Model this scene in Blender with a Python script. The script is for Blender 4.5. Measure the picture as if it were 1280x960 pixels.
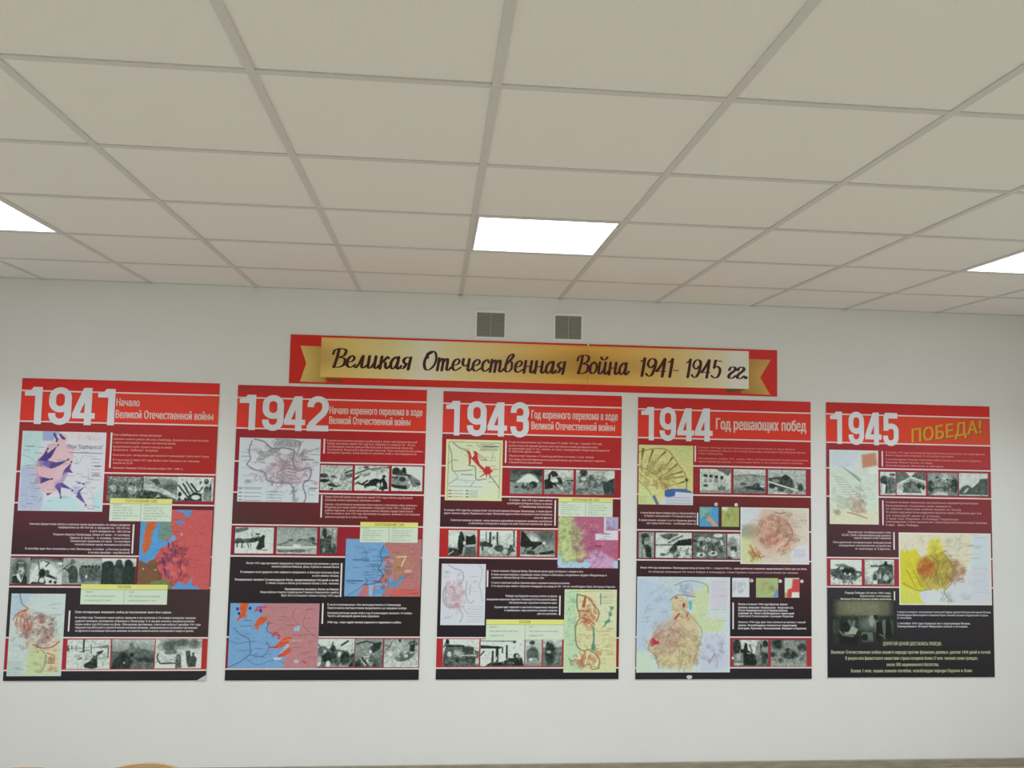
import bpy, bmesh, math, random
import numpy as np
from mathutils import Matrix, Vector
from mathutils.geometry import tessellate_polygon

for _o in list(bpy.data.objects):
    bpy.data.objects.remove(_o)
scene = bpy.context.scene
COL = scene.collection

# ------------------------------------------------------------------ camera
CAM_H = 1.885
WALL_Y = 4.987           # the wall with the posters
CEIL_Z = CAM_H + 0.895
FPX = 1048.23
R = [[0.99565332, 0.08875487, -0.02823183],
     [-0.09056681, 0.99334487, -0.07115911],
     [0.02172822, 0.07340667, 0.99706537]]      # columns: right, forward, up
cam_d = bpy.data.cameras.new('camera')
cam = bpy.data.objects.new('camera', cam_d)
COL.objects.link(cam)
cam_d.sensor_width = 36.0
cam_d.lens = FPX / 1280.0 * 36.0
cam_d.clip_start = 0.02
m = Matrix(((R[0][0], R[0][2], -R[0][1], 0), (R[1][0], R[1][2], -R[1][1], 0),
            (R[2][0], R[2][2], -R[2][1], CAM_H), (0, 0, 0, 1)))
cam.matrix_world = m
scene.camera = cam

# ------------------------------------------------------------------ world, exposure
world = bpy.data.worlds.new('world')
scene.world = world
world.use_nodes = True
world.node_tree.nodes['Background'].inputs[0].default_value = (0.5, 0.55, 0.6, 1)
world.node_tree.nodes['Background'].inputs[1].default_value = 0.15
scene.view_settings.view_transform = 'Standard'
scene.view_settings.look = 'None'
scene.view_settings.exposure = 0.08
scene.view_settings.gamma = 1.0
LAMP_STRENGTH = 4.8      # what the diffusers glow sideways
LAMP_DOWN = 17.0         # watts thrown downwards by each lamp's reflector
LAMP_COLOR = (0.90, 0.985, 1.09)

# ------------------------------------------------------------------ helpers
def lin(c):
    c = np.asarray(c, dtype=float) / 255.0
    return np.where(c <= 0.04045, c / 12.92, ((c + 0.055) / 1.055) ** 2.4)

PK = 0.74          # how brightly the room lights white print (photo value / albedo)
def alb(c):
    a = np.maximum(lin(c) / PK - .013, .003)      # the sheen of the laminate adds the rest
    return a * np.minimum(1, 0.88 / np.maximum(a.max(-1, keepdims=True), 1e-6))

def principled(name, color=(.8, .8, .8), rough=.6, spec=.4, metal=0.0):
    mt = bpy.data.materials.new(name)
    mt.use_nodes = True
    b = mt.node_tree.nodes['Principled BSDF']
    b.inputs['Base Color'].default_value = (*[float(x) for x in color], 1)
    b.inputs['Roughness'].default_value = rough
    b.inputs['Specular IOR Level'].default_value = spec
    b.inputs['Metallic'].default_value = metal
    return mt

def add_noise(mt, scale, amount, bump=0.0, bump_scale=None, detail=4.0, stretch=None):
    nt = mt.node_tree
    b = nt.nodes['Principled BSDF']
    base = list(b.inputs['Base Color'].default_value)
    tc = nt.nodes.new('ShaderNodeTexCoord')
    mp = nt.nodes.new('ShaderNodeMapping')
    if stretch: mp.inputs['Scale'].default_value = stretch
    nt.links.new(tc.outputs['Object'], mp.inputs['Vector'])
    n = nt.nodes.new('ShaderNodeTexNoise')
    n.inputs['Scale'].default_value = scale
    n.inputs['Detail'].default_value = detail
    nt.links.new(mp.outputs[0], n.inputs['Vector'])
    r = nt.nodes.new('ShaderNodeValToRGB')
    r.color_ramp.elements[0].position = .3
    r.color_ramp.elements[1].position = .7
    r.color_ramp.elements[0].color = (*[x * (1 - amount) for x in base[:3]], 1)
    r.color_ramp.elements[1].color = (*[min(1, x * (1 + amount)) for x in base[:3]], 1)
    nt.links.new(n.outputs['Fac'], r.inputs['Fac'])
    nt.links.new(r.outputs['Color'], b.inputs['Base Color'])
    if bump:
        n2 = nt.nodes.new('ShaderNodeTexNoise')
        n2.inputs['Scale'].default_value = bump_scale or scale
        n2.inputs['Detail'].default_value = 6
        nt.links.new(mp.outputs[0], n2.inputs['Vector'])
        bp = nt.nodes.new('ShaderNodeBump')
        bp.inputs['Strength'].default_value = bump
        bp.inputs['Distance'].default_value = .003
        nt.links.new(n2.outputs['Fac'], bp.inputs['Height'])
        nt.links.new(bp.outputs[0], b.inputs['Normal'])
    return mt

def mesh_obj(name, verts, faces, mat=None, parent=None, loc=None, smooth=False):
    me = bpy.data.meshes.new(name)
    me.from_pydata([tuple(v) for v in verts], [], faces)
    me.update()
    if mat: me.materials.append(mat)
    if smooth:
        me.shade_smooth()
    o = bpy.data.objects.new(name, me)
    COL.objects.link(o)
    if parent: o.parent = parent
    if loc: o.location = loc
    return o

def bm_obj(name, bm, mat=None, parent=None, loc=None, smooth=False):
    me = bpy.data.meshes.new(name)
    bm.normal_update()
    bm.to_mesh(me); bm.free()
    if mat: me.materials.append(mat)
    if smooth: me.shade_smooth()
    o = bpy.data.objects.new(name, me)
    COL.objects.link(o)
    if parent: o.parent = parent
    if loc: o.location = loc
    return o

def bx(bm, x0, x1, y0, y1, z0, z1, bev=0.0):
    r = bmesh.ops.create_cube(bm, size=1.0)
    for v in r['verts']:
        v.co = Vector((x0 + (v.co.x + .5) * (x1 - x0), y0 + (v.co.y + .5) * (y1 - y0), z0 + (v.co.z + .5) * (z1 - z0)))
    if bev:
        es = list({e for v in r['verts'] for e in v.link_edges})
        bmesh.ops.bevel(bm, geom=es, offset=bev, segments=2, affect='EDGES', profile=.5)

def box_obj(name, x0, x1, y0, y1, z0, z1, mat, parent=None, bev=0.0):
    bm = bmesh.new(); bx(bm, x0, x1, y0, y1, z0, z1, bev)
    return bm_obj(name, bm, mat, parent)

def tube(bm, pts, rad, seg=10, closed_caps=True):
    pts = [Vector(p) for p in pts]
    rings = []
    a = None
    for i, p in enumerate(pts):
        d = (pts[min(i + 1, len(pts) - 1)] - pts[max(i - 1, 0)]).normalized()
        if a is None:
            a = d.cross(Vector((0, 0, 1)))
            if a.length < .3: a = d.cross(Vector((1, 0, 0)))
        a = (a - d * a.dot(d)).normalized(); b = d.cross(a).normalized()
        rings.append([bm.verts.new(p + a * math.cos(t) * rad + b * math.sin(t) * rad) for t in [2 * math.pi * k / seg for k in range(seg)]])
    for i in range(len(rings) - 1):
        for k in range(seg):
            bm.faces.new((rings[i][k], rings[i][(k + 1) % seg], rings[i + 1][(k + 1) % seg], rings[i + 1][k]))
    if closed_caps:
        bm.faces.new(rings[0][::-1]); bm.faces.new(rings[-1])

def smooth_path(pts, n=6):
    P = [Vector(p) for p in pts]
    P = [2 * P[0] - P[1]] + P + [2 * P[-1] - P[-2]]
    out = []
    for i in range(1, len(P) - 2):
        for k in range(n):
            t = k / n
            out.append(0.5 * ((2 * P[i]) + (P[i + 1] - P[i - 1]) * t + (2 * P[i - 1] - 5 * P[i] + 4 * P[i + 1] - P[i + 2]) * t * t + (3 * P[i] - P[i - 1] - 3 * P[i + 1] + P[i + 2]) * t ** 3))
    out.append(P[-2])
    return out

def empty(name, loc, label=None, cat=None, group=None):
    o = bpy.data.objects.new(name, None)
    o.empty_display_size = .1
    COL.objects.link(o); o.location = loc
    tag(o, label, cat, group)
    return o

def tag(o, label=None, cat=None, group=None, kind=None):
    if label: o['label'] = label
    if cat: o['category'] = cat
    if group: o['group'] = group
    if kind: o['kind'] = kind
    return o

# ------------------------------------------------------------------ materials
def attr_print(name, rough=.38, spec=.45):
    mt = principled(name, (.8, .8, .8), rough, spec)
    nt = mt.node_tree
    a = nt.nodes.new('ShaderNodeAttribute'); a.attribute_name = 'ink'
    nt.links.new(a.outputs['Color'], nt.nodes['Principled BSDF'].inputs['Base Color'])
    n = nt.nodes.new('ShaderNodeTexNoise'); n.inputs['Scale'].default_value = 1.3
    tc = nt.nodes.new('ShaderNodeTexCoord'); nt.links.new(tc.outputs['Object'], n.inputs['Vector'])
    bp = nt.nodes.new('ShaderNodeBump'); bp.inputs['Strength'].default_value = .15; bp.inputs['Distance'].default_value = .01
    nt.links.new(n.outputs['Fac'], bp.inputs['Height']); nt.links.new(bp.outputs[0], nt.nodes['Principled BSDF'].inputs['Normal'])
    return mt
M_INK = attr_print('printed_ink')
_inks = {}
def ink(c, rough=.4):
    k = tuple(c)
    if k not in _inks:
        _inks[k] = principled('ink_%d_%d_%d' % k, alb(c), rough, .4)
    return _inks[k]
M_WALL = add_noise(principled('wall_paint', (.84, .845, .815), .8, .2), 3.0, .012, .12, 90)
M_CEILWALL = add_noise(principled('wall_paint_plain', (.86, .86, .83), .8, .2), 3.0, .012)
M_TILE = add_noise(principled('mineral_tile', (.85, .83, .79), .9, .1), 160, .025, .25, 220)
M_GRID = principled('grid_metal', (.66, .65, .62), .55, .4)
M_FLOOR = add_noise(principled('laminate_floor', (.46, .40, .30), .45, .4), 6, .15, stretch=(1, 8, 1))
M_BASE = add_noise(principled('baseboard_wood', (.33, .29, .21), .5, .4), 10, .15, stretch=(1, 6, 6))
M_WHITE = principled('white_enamel', (.80, .81, .77), .45, .4)
M_PVC = principled('poster_board_edge', (.70, .70, .68), .5, .4)
# ================================================================== ROOM SHELL
XL, XR = -3.173, 4.027
YF = -3.6
T = .1
def wall(name, x0, x1, y0, y1, z0, z1, mt=M_WALL):
    return tag(box_obj(name, x0, x1, y0, y1, z0, z1, mt), kind='structure')
PLENUM = CEIL_Z + .25
wall('floor', XL - T, XR + T, YF - T, WALL_Y + T, -.1, 0, M_FLOOR)
wall('wall_back', XL - T, XR + T, WALL_Y, WALL_Y + T, 0, PLENUM)
wall('wall_front', XL - T, XR + T, YF - T, YF, 0, PLENUM, M_CEILWALL)
wall('wall_left', XL - T, XL, YF, WALL_Y, 0, PLENUM, M_CEILWALL)
wall('wall_right', XR, XR + T, YF, WALL_Y, 0, PLENUM, M_CEILWALL)
def baseboard(name, x0, x1, y0, y1):
    return tag(box_obj(name, x0, x1, y0, y1, 0, .047, M_BASE, bev=.003), kind='structure')
baseboard('baseboard_back', XL, XR, WALL_Y - .016, WALL_Y)
baseboard('baseboard_left', XL, XL + .016, YF, WALL_Y - .016)
baseboard('baseboard_right', XR - .016, XR, YF, WALL_Y - .016)
baseboard('baseboard_front', XL + .016, XR - .016, YF, YF + .016)

# ---- suspended ceiling: slab, T-bars and tiles
ceil = tag(box_obj('ceiling', XL - T, XR + T, YF - T, WALL_Y + T, PLENUM, PLENUM + .1, M_CEILWALL), kind='structure')
GX0 = 0.1266
ROW0 = WALL_Y - 0.5534
xs = [GX0 + .6 * i for i in range(-6, 8)]
xs = [x for x in xs if XL + .01 < x < XR - .01]
ys = [ROW0 - .6 * j for j in range(0, 15)]
ys = [y for y in ys if y > YF + .01]
BW = .012
for x in xs:
    box_obj('grid_runner', x - BW, x + BW, YF, WALL_Y, CEIL_Z - .001, CEIL_Z + .03, M_GRID, ceil)
for y in ys:
    box_obj('cross_tee', XL, XR, y - BW, y + BW, CEIL_Z - .0005, CEIL_Z + .03, M_GRID, ceil)
box_obj('edge_angle', XL, XR, WALL_Y - .018, WALL_Y, CEIL_Z - .001, CEIL_Z + .02, M_GRID, ceil)
xe = [XL] + xs + [XR]
ye = [WALL_Y] + ys + [YF]
# fluorescent fixtures fill one cell every four tiles
def is_light(xa, ya):     # xa: left edge, ya: far edge of the cell
    i = round((xa - GX0) / .6); j = round((ROW0 - ya) / .6)
    return abs(GX0 + .6 * i - xa) < .01 and abs(ROW0 - .6 * j - ya) < .01 and i in (-4, 0, 4) and j in (1, 5, 9)
rng = random.Random(5)
tile_mesh = {}
lights = []
for a in range(len(xe) - 1):
    for b in range(len(ye) - 1):
        x0, x1 = xe[a], xe[a + 1]; y1, y0 = ye[b], ye[b + 1]
        if is_light(x0, y1):
            lights.append((x0, x1, y0, y1)); continue
        w = round(x1 - x0 - .002, 4); d = round(y1 - y0 - .002, 4)
        if (w, d) not in tile_mesh:
            bm = bmesh.new(); bx(bm, -w / 2, w / 2, -d / 2, d / 2, 0, .014)
            me = bpy.data.meshes.new('ceiling_tile'); bm.to_mesh(me); bm.free(); me.materials.append(M_TILE)
            tile_mesh[(w, d)] = me
        o = bpy.data.objects.new('ceiling_tile', tile_mesh[(w, d)])
        COL.objects.link(o); o.parent = ceil
        o.location = ((x0 + x1) / 2, (y0 + y1) / 2, CEIL_Z + .0025 + rng.random() * .0015)
        o.rotation_euler = (rng.uniform(-.001, .001), rng.uniform(-.001, .001), 0)

# ---- lamps
M_EMIT = bpy.data.materials.new('lamp_diffuser'); M_EMIT.use_nodes = True
nt = M_EMIT.node_tree
for n in list(nt.nodes): nt.nodes.remove(n)
em = nt.nodes.new('ShaderNodeEmission'); out = nt.nodes.new('ShaderNodeOutputMaterial')
em.inputs[0].default_value = (*LAMP_COLOR, 1); em.inputs[1].default_value = LAMP_STRENGTH
nt.links.new(em.outputs[0], out.inputs[0])
M_TUBE = bpy.data.materials.new('lamp_tube'); M_TUBE.use_nodes = True
M_TUBE.node_tree.nodes['Principled BSDF'].inputs['Emission Color'].default_value = (*LAMP_COLOR, 1)
M_TUBE.node_tree.nodes['Principled BSDF'].inputs['Emission Strength'].default_value = LAMP_STRENGTH * 1.2
def light_label(xc, yc):
    col = 'left' if xc < -1 else ('right' if xc > 1.5 else 'middle')
    if yc > 3:
        return {'left': 'lit square ceiling lamp cut by the left edge of the photo',
                'middle': 'lit square ceiling lamp above the two wall vents, fully in view',
                'right': 'lit square ceiling lamp cut by the right edge of the photo'}[col]
    row = 'second' if yc > 0 else 'third'
    return 'lit square ceiling lamp overhead, %s row from the poster wall, %s column' % (row, col)
for (x0, x1, y0, y1) in lights:
    xc, yc = (x0 + x1) / 2, (y0 + y1) / 2
    L = empty('ceiling_light', (xc, yc, CEIL_Z), light_label(xc, yc), 'lamp', 'square fluorescent lamps in the suspended ceiling')
    bm = bmesh.new(); hw = .286
    t = .008
    bx(bm, -hw, -hw + t, -hw, hw, 0.001, .07); bx(bm, hw - t, hw, -hw, hw, 0.001, .07)
    bx(bm, -hw + t, hw - t, -hw, -hw + t, 0.001, .07); bx(bm, -hw + t, hw - t, hw - t, hw, 0.001, .07)
    bx(bm, -hw, hw, -hw, hw, .07, .075)
    bm_obj('housing', bm, M_WHITE, L)
    bm = bmesh.new(); n = 24; hw2 = hw - t - .0005
    vs = [[bm.verts.new((s, -hw2 + 2 * hw2 * k / n, .004 + (.0018 if k % 2 else 0))) for k in range(n + 1)] for s in (-hw2, hw2)]
    for k in range(n): bm.faces.new((vs[0][k + 1], vs[1][k + 1], vs[1][k], vs[0][k]))
    bm_obj('diffuser', bm, M_EMIT, L)
    ld = bpy.data.lights.new('lamp_glow', 'AREA'); ld.shape = 'SQUARE'; ld.size = .54; ld.energy = LAMP_DOWN; ld.color = LAMP_COLOR; ld.spread = math.radians(135)
    lo = bpy.data.objects.new('lamp_glow', ld); COL.objects.link(lo); lo.parent = L; lo.location = (0, 0, .0025)
    for k in range(4):
        bm = bmesh.new(); yy = -.21 + .14 * k
        tube(bm, [(-.27, yy, .035), (.27, yy, .035)], .012, 8)
        bm_obj('lamp_tube', bm, M_TUBE, L)

# ---- vent grilles high on the wall
M_VENT = principled('vent_slat', (.36, .37, .31), .6, .3)
M_VDARK = principled('vent_duct', (.16, .16, .13), .9, .1)
M_VFRAME = principled('vent_frame', (.90, .91, .87), .5, .3)
for (x0, x1, z0, z1, side) in [(.226, .392, .648, .794, 'left'), (.700, .859, .650, .791, 'right')]:
    xc, zc = (x0 + x1) / 2, (z0 + z1) / 2 + CAM_H
    w, h = (x1 - x0) / 2, (z1 - z0) / 2
    V = empty('vent_grille', (xc, WALL_Y, zc), 'grey square vent grille in a white frame, %s of two above the banner' % side, 'vent', 'vent grilles above the banner')
    bm = bmesh.new(); f = .012
    bx(bm, -w - f, -w, -.006, 0, -h - f, h + f, .001); bx(bm, w, w + f, -.006, 0, -h - f, h + f, .001)
    bx(bm, -w, w, -.006, 0, h, h + f * 1.5, .001); bx(bm, -w, w, -.006, 0, -h - f, -h, .001)
    bm_obj('frame', bm, M_VFRAME, V)
    box_obj('duct_back', -w, w, -.0015, -.0005, -h, h, M_VDARK, V)
    bm = bmesh.new(); n = 13
    for k in range(n):
        z = -h + (k + .5) * 2 * h / n
        vv = [bm.verts.new(c) for c in [(-w, -.0055, z - .0045), (w, -.0055, z - .0045), (w, -.0018, z + .005), (-w, -.0018, z + .005)]]
        bm.faces.new(vv)
    o = bm_obj('slats', bm, M_VENT, V); o['kind'] = 'stuff'
    box_obj('mullion', -.004, .004, -.0072, -.0056, -h, h, M_VENT if side == 'right' else principled('vent_mullion', (.36, .37, .30), .6, .3), V)
# ================================================================== PRINT TOOLS
def homog(src, dst):
    A = []
    for (x, y), (u, v) in zip(src, dst):
        A.append([x, y, 1, 0, 0, 0, -u * x, -u * y, -u]); A.append([0, 0, 0, x, y, 1, -v * x, -v * y, -v])
    _, _, Vt = np.linalg.svd(np.array(A, float))
    return Vt[-1].reshape(3, 3)

class Sheet:
    """A printed board on the wall; q turns a place read off the photograph into board metres (right, down)."""
    def __init__(s, corners, x0, w, ztop, zbot, name, label, cat, th=.004, gap=.0015):
        s.x0, s.w, s.zt, s.h, s.th = x0, w, ztop + CAM_H, ztop - zbot, th
        s.H = homog(corners, [(0, 0), (w, 0), (w, s.h), (0, s.h)])
        s.root = empty(name, (x0, WALL_Y - gap, s.zt - s.h), label, cat)
    def q(s, x, y):
        r = s.H @ np.array([x, y, 1.0]); return r[0] / r[2], r[1] / r[2]
    def rect(s, x0, y0, x1, y1):
        a = s.q(x0, y0); b = s.q(x1, y1)
        return max(a[0], 0), max(a[1], 0), min(b[0], s.w), min(b[1], s.h)
    def P(s, u, v, layer):
        return (u, -s.th - layer * .00035, s.h - v)
    def flat(s, name, polys, layer, mat, parent=None):
        V, F = [], []
        for k, pl in enumerate(polys):      # strokes that cross lie a hair apart
            i = len(V); V += [s.P(u, v, layer + (k % 60) * .02) for u, v in pl]; F.append(list(range(i, i + len(pl))))
        me = mesh_obj(name, V, F, mat, parent or s.root)
        fix_normals(me)
        return me
    def quad(s, name, r, layer, col, mat=None, parent=None):
        u0, v0, u1, v1 = r
        return s.flat(name, [[(u0, v0), (u1, v0), (u1, v1), (u0, v1)]], layer, mat or ink(col), parent)
    def grid(s, name, r, layer, img, mat=None):
        """img: h x w x 3 (0-255): one corner point of the mesh per printed dot."""
        u0, v0, u1, v1 = r
        h, w = img.shape[:2]
        us = np.linspace(u0, u1, w); vs = np.linspace(v0, v1, h)
        V = np.empty((h, w, 3)); V[..., 0] = us[None, :]; V[..., 1] = -s.th - layer * .00035; V[..., 2] = s.h - vs[:, None]
        idx = np.arange(h * w).reshape(h, w)
        F = np.stack([idx[1:, :-1], idx[1:, 1:], idx[:-1, 1:], idx[:-1, :-1]], -1).reshape(-1, 4)
        me = bpy.data.meshes.new(name)
        me.vertices.add(h * w); me.vertices.foreach_set('co', V.ravel())
        me.loops.add(F.size); me.loops.foreach_set('vertex_index', F.ravel().astype(np.int32))
        me.polygons.add(len(F)); me.polygons.foreach_set('loop_start', np.arange(0, F.size, 4, dtype=np.int32))
        me.polygons.foreach_set('loop_total', np.full(len(F), 4, dtype=np.int32))
        me.update(calc_edges=True)
        at = me.color_attributes.new('ink', 'FLOAT_COLOR', 'POINT')
        c = np.ones((h * w, 4)); c[:, :3] = alb(img.reshape(-1, 3))
        at.data.foreach_set('color', c.ravel())
        me.materials.append(mat or M_INK)
        o = bpy.data.objects.new(name, me); COL.objects.link(o); o.parent = s.root
        return o

def fix_normals(o):
    me = o.data
    bm = bmesh.new(); bm.from_mesh(me); bm.normal_update()
    fl = [f for f in bm.faces if f.normal.y > 0]
    if fl: bmesh.ops.reverse_faces(bm, faces=fl)
    bm.to_mesh(me); bm.free()

# ---------- lettering with the built-in font
_tc = {}
def text_mesh(s, bold):
    """outlines of the letters, filled contour by contour (strokes that cross stay separate pieces)"""
    k = (s, bold)
    if k in _tc: return _tc[k]
    cu = bpy.data.curves.new('t', 'FONT'); cu.body = s; cu.size = 1.0; cu.space_character = 1.0 + bold * 1.5; cu.fill_mode = 'NONE'
    cu.resolution_u = 3 if (bold > .025 and len(s) < 36 or len(s) < 12) else 1
    ob = bpy.data.objects.new('t', cu); COL.objects.link(ob)
    dg = bpy.context.evaluated_depsgraph_get(); dg.update()
    me = bpy.data.meshes.new_from_object(ob.evaluated_get(dg))
    n = len(me.vertices)
    co = np.empty(n * 3); me.vertices.foreach_get('co', co); co = co.reshape(-1, 3)[:, :2]
    nb = {}
    for e in me.edges:
        a, b = e.vertices; nb.setdefault(a, []).append(b); nb.setdefault(b, []).append(a)
    bpy.data.objects.remove(ob); bpy.data.curves.remove(cu); bpy.data.meshes.remove(me)
    seen = set(); loops = []
    for st in range(n):
        if st in seen or len(nb.get(st, [])) != 2: continue
        lp = [st]; seen.add(st); cur = nb[st][0]
        if cur < nb[st][1]: pass
        # walk in rising index order so the winding of the font is kept
        cur = st + 1 if st + 1 in nb[st] else nb[st][0]
        while cur not in seen:
            seen.add(cur); lp.append(cur)
            nx = [q for q in nb[cur] if q not in seen]
            if not nx: break
            cur = nx[0]
        if len(lp) > 2: loops.append(lp)
    def area(lp):
        p = co[lp]; q = np.roll(p, -1, 0); return float((p[:, 0] * q[:, 1] - q[:, 0] * p[:, 1]).sum() / 2)
    ar = [area(l) for l in loops]
    def inside(pt, lp):
        p = co[lp]; q = np.roll(p, -1, 0); c = (p[:, 1] > pt[1]) != (q[:, 1] > pt[1])
        with np.errstate(divide='ignore', invalid='ignore'):
            xi = (q[:, 0] - p[:, 0]) * (pt[1] - p[:, 1]) / (q[:, 1] - p[:, 1]) + p[:, 0]
        return bool((c & (pt[0] < xi)).sum() % 2)
    bb = [(co[l][:, 0].min(), co[l][:, 0].max()) for l in loops]
    order = sorted(range(len(loops)), key=lambda i: -abs(ar[i]))
    outer, hole = [], {}
    for r_i, i in enumerate(order):          # a contour wound the other way inside a larger one is a hole in it
        best = None
        for o in outer:
            if bb[o][0] <= bb[i][0] and bb[i][1] <= bb[o][1] and ar[o] * ar[i] < 0 and inside(co[loops[i][0]], loops[o]):
                if best is None or abs(ar[o]) < abs(ar[best]): best = o
        if best is None: outer.append(i); hole[i] = []
        else: hole[best].append(i)
    C_, F_, I_ = [], [], []
    for m_, o in enumerate(outer):
        vl = [[Vector((*co[v], 0)) for v in loops[x]] for x in [o] + hole[o]]
        base = len(C_)
        for t in tessellate_polygon(vl): F_.append([base + q for q in t])
        for l in vl: C_ += [(v.x, v.y) for v in l]; I_ += [m_ % 4] * len(l)
    _tc[k] = (np.array(C_), F_, np.array(I_))
    return _tc[k]
CAP = 0.69
def text_geo(s, u0, u1, vbase, cap, bold=.0, rise=0.0, shear=0.0):
    """line of text from u0 to u1 sitting on vbase with capital height cap"""
    co, fs, isl = text_mesh(s, bold)
    x0, x1 = co[:, 0].min(), co[:, 0].max()
    sx = (u1 - u0) / (x1 - x0); sy = cap / CAP
    u = u0 + (co[:, 0] - x0) * sx + co[:, 1] * sy * shear
    v = vbase - co[:, 1] * sy - (u - u0) * rise
    G = np.stack([u, v, isl * .05], 1)
    if bold <= 0: return G, fs
    out, F = [], []          # bolder strokes: the letter printed again a hair to each side
    sh_ = [(-1, 0), (1, 0)] if bold <= .03 and cap < .03 else [(-1, .3), (1, .3), (-1, -.3), (1, -.3)]
    for k, (a, b) in enumerate(sh_):
        F += [[i + k * len(G) for i in f] for f in fs]
        out.append(G + np.array([a * bold * sy * .8, b * bold * sy * .8, .17 * k]))
    return np.concatenate(out), F
def letters(sh, name, lines, layer, mat, parent=None):
    V, F = [], []
    for ln in lines:
        uv, fs = text_geo(*ln)
        i = len(V); V += [sh.P(a, b, layer + z) for a, b, z in uv]; F += [[k + i for k in f] for f in fs]
    o = mesh_obj(name, V, F, mat, parent or sh.root); fix_normals(o); return o
def block(sh, lines, side, xa, bar=None, px=2.3, col=(226, 214, 214), layer=4, name='paragraph', bold=.03):
    """lines: (y, other end x, text[, bold]); side 'l': xa is the left end, 'r': the right end, 'c': y, x0, x1, text"""
    L = []; py = None
    for ln in lines:
        if py is not None and abs(ln[0] - py) > 5.15:
            letters(sh, name, L, layer, ink(col)); L = []
        py = ln[0]
        if side == 'c': y, xA, xB, tx = ln[:4]; ym = xA; b = .03
        else:
            y, xo, tx = ln[:3]; xA, xB = (xa, xo) if side == 'l' else (xo, xa); b = .045 if len(ln) > 3 else bold
        xm = xB if side == 'r' else (xA if side == 'l' else (xA + xB) / 2)
        _, v = sh.q(xm, y); _, v2 = sh.q(xm, y + px * 1.08)
        ca = v2 - v
        L.append((tx, sh.q(xA, y)[0], sh.q(xB, y)[0], v + ca / 2, ca, b))
    letters(sh, name, L, layer, ink(col))
    if bar:
        x, y0, y1 = bar
        u, v0 = sh.q(x, y0); _, v1 = sh.q(x, y1)
        sh.quad('margin_rule', (u - .0045, v0, u + .0045, v1), layer, (228, 220, 220))

# ---------- stroke lettering
def ribbon(pts, wfun, closed=False):
    """pts Nx2 -> polygons (quads) of a pen stroke with round ends"""
    P = np.array(pts, float)
    polys = []
    n = len(P)
    d = np.gradient(P, axis=0); d /= np.maximum(np.linalg.norm(d, axis=1, keepdims=True), 1e-9)
    nrm = np.stack([-d[:, 1], d[:, 0]], 1)
    w = np.array([wfun(*t) for t in d]) / 2
    if n > 6: w = np.convolve(np.pad(w, 2, mode='edge'), np.ones(5) / 5, 'valid')
    A = P + nrm * w[:, None]; B = P - nrm * w[:, None]
    for i in range(n - 1): polys.append([A[i], A[i + 1], B[i + 1], B[i]])
    return polys, w
def disc(c, r, n=10): return [[(c[0] + r * math.cos(2 * math.pi * k / n), c[1] + r * math.sin(2 * math.pi * k / n)) for k in range(n)]]
def arc(cx, cy, rx, ry, a0, a1, n=12):
    return [(cx + rx * math.cos(math.radians(a0 + (a1 - a0) * k / n)), cy + ry * math.sin(math.radians(a0 + (a1 - a0) * k / n))) for k in range(n + 1)]
S = .168; l_ = S / 2; r_ = .54 - S / 2; rad = (r_ - l_) / 2; cx_ = .27
ct = 1 - l_ - rad; cb = l_ + rad
DIG = {
 '9': [arc(cx_, ct, rad, rad, 180, 0) + [(r_, cb)] + arc(cx_, cb, rad, rad, 0, -180) + [(l_, .31)],
       [(l_, ct)] + [(l_, .60)] + arc(cx_, .60, rad, rad, 180, 360) ],
 '2': [[(l_, .68)] + arc(cx_, ct, rad, rad, 180, 0) + [(r_, .64), (r_ - .05, .52), (l_ + .03, .19), (l_ + .01, .10)], [(0.0, l_), (.54, l_)]],
 '3': [[(l_, .69)] + arc(cx_, ct, rad, rad, 180, 0) + [(r_, .66)] + arc(cx_ + .02, .66, rad - .02, .13, 0, -90, 6) + [(.18, .53)],
       [(.18, .53)] + arc(cx_ + .02, .40, rad - .02, .13, 90, 0, 6) + [(r_, cb)] + arc(cx_, cb, rad, rad, 0, -180) + [(l_, .31)]],
 '4': [[(.37, 0), (.37, 1)], [(0, .25), (.54, .25)], [(.07, .24), (.11, .38), (.33, .97)]],
 '5': [[(.06, 1 - l_), (.5, 1 - l_)], [(.10, 1 - l_), (.10, .46)], [(.10, .50)] + arc(cx_, .47, rad, .13, 150, 0, 8) + [(r_, cb)] + arc(cx_, cb, rad, rad, 0, -180) + [(l_, .31)]],
 '1': [[(.33, 0), (.33, 1)]],
}
def digit_polys(ch, u0, u1, v0, v1):
    """digit in the box (board metres, v down)"""
    bw = .42 if ch == '1' else .54
    polys = []
    for st in DIG[ch]:
        st2 = [st[0]]
        for p in st[1:]:
            if math.dist(p, st2[-1]) > 1e-4: st2.append(p)
        if len(st2) == 2 or ch in '4':
            for a, b in zip(st2[:-1], st2[1:]):
                pl, _ = ribbon([a, b], lambda x, y: S if abs(x) < .5 or abs(y) < .05 and ch != '4' else S * .92)
                polys += pl
            if ch == '4' and len(st2) > 2: polys += disc(st2[1], S * .46)
        else:
            pl, _ = ribbon(st2, lambda x, y: S); polys += pl
    if ch == '1': polys.append([(0, .76), (0, .875), (.13, .90), (.20, 1.0), (.33, 1.0), (.33, .76)])
    return [[(u0 + p[0] / bw * (u1 - u0), v1 - p[1] * (v1 - v0)) for p in pl] for pl in polys]

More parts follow.
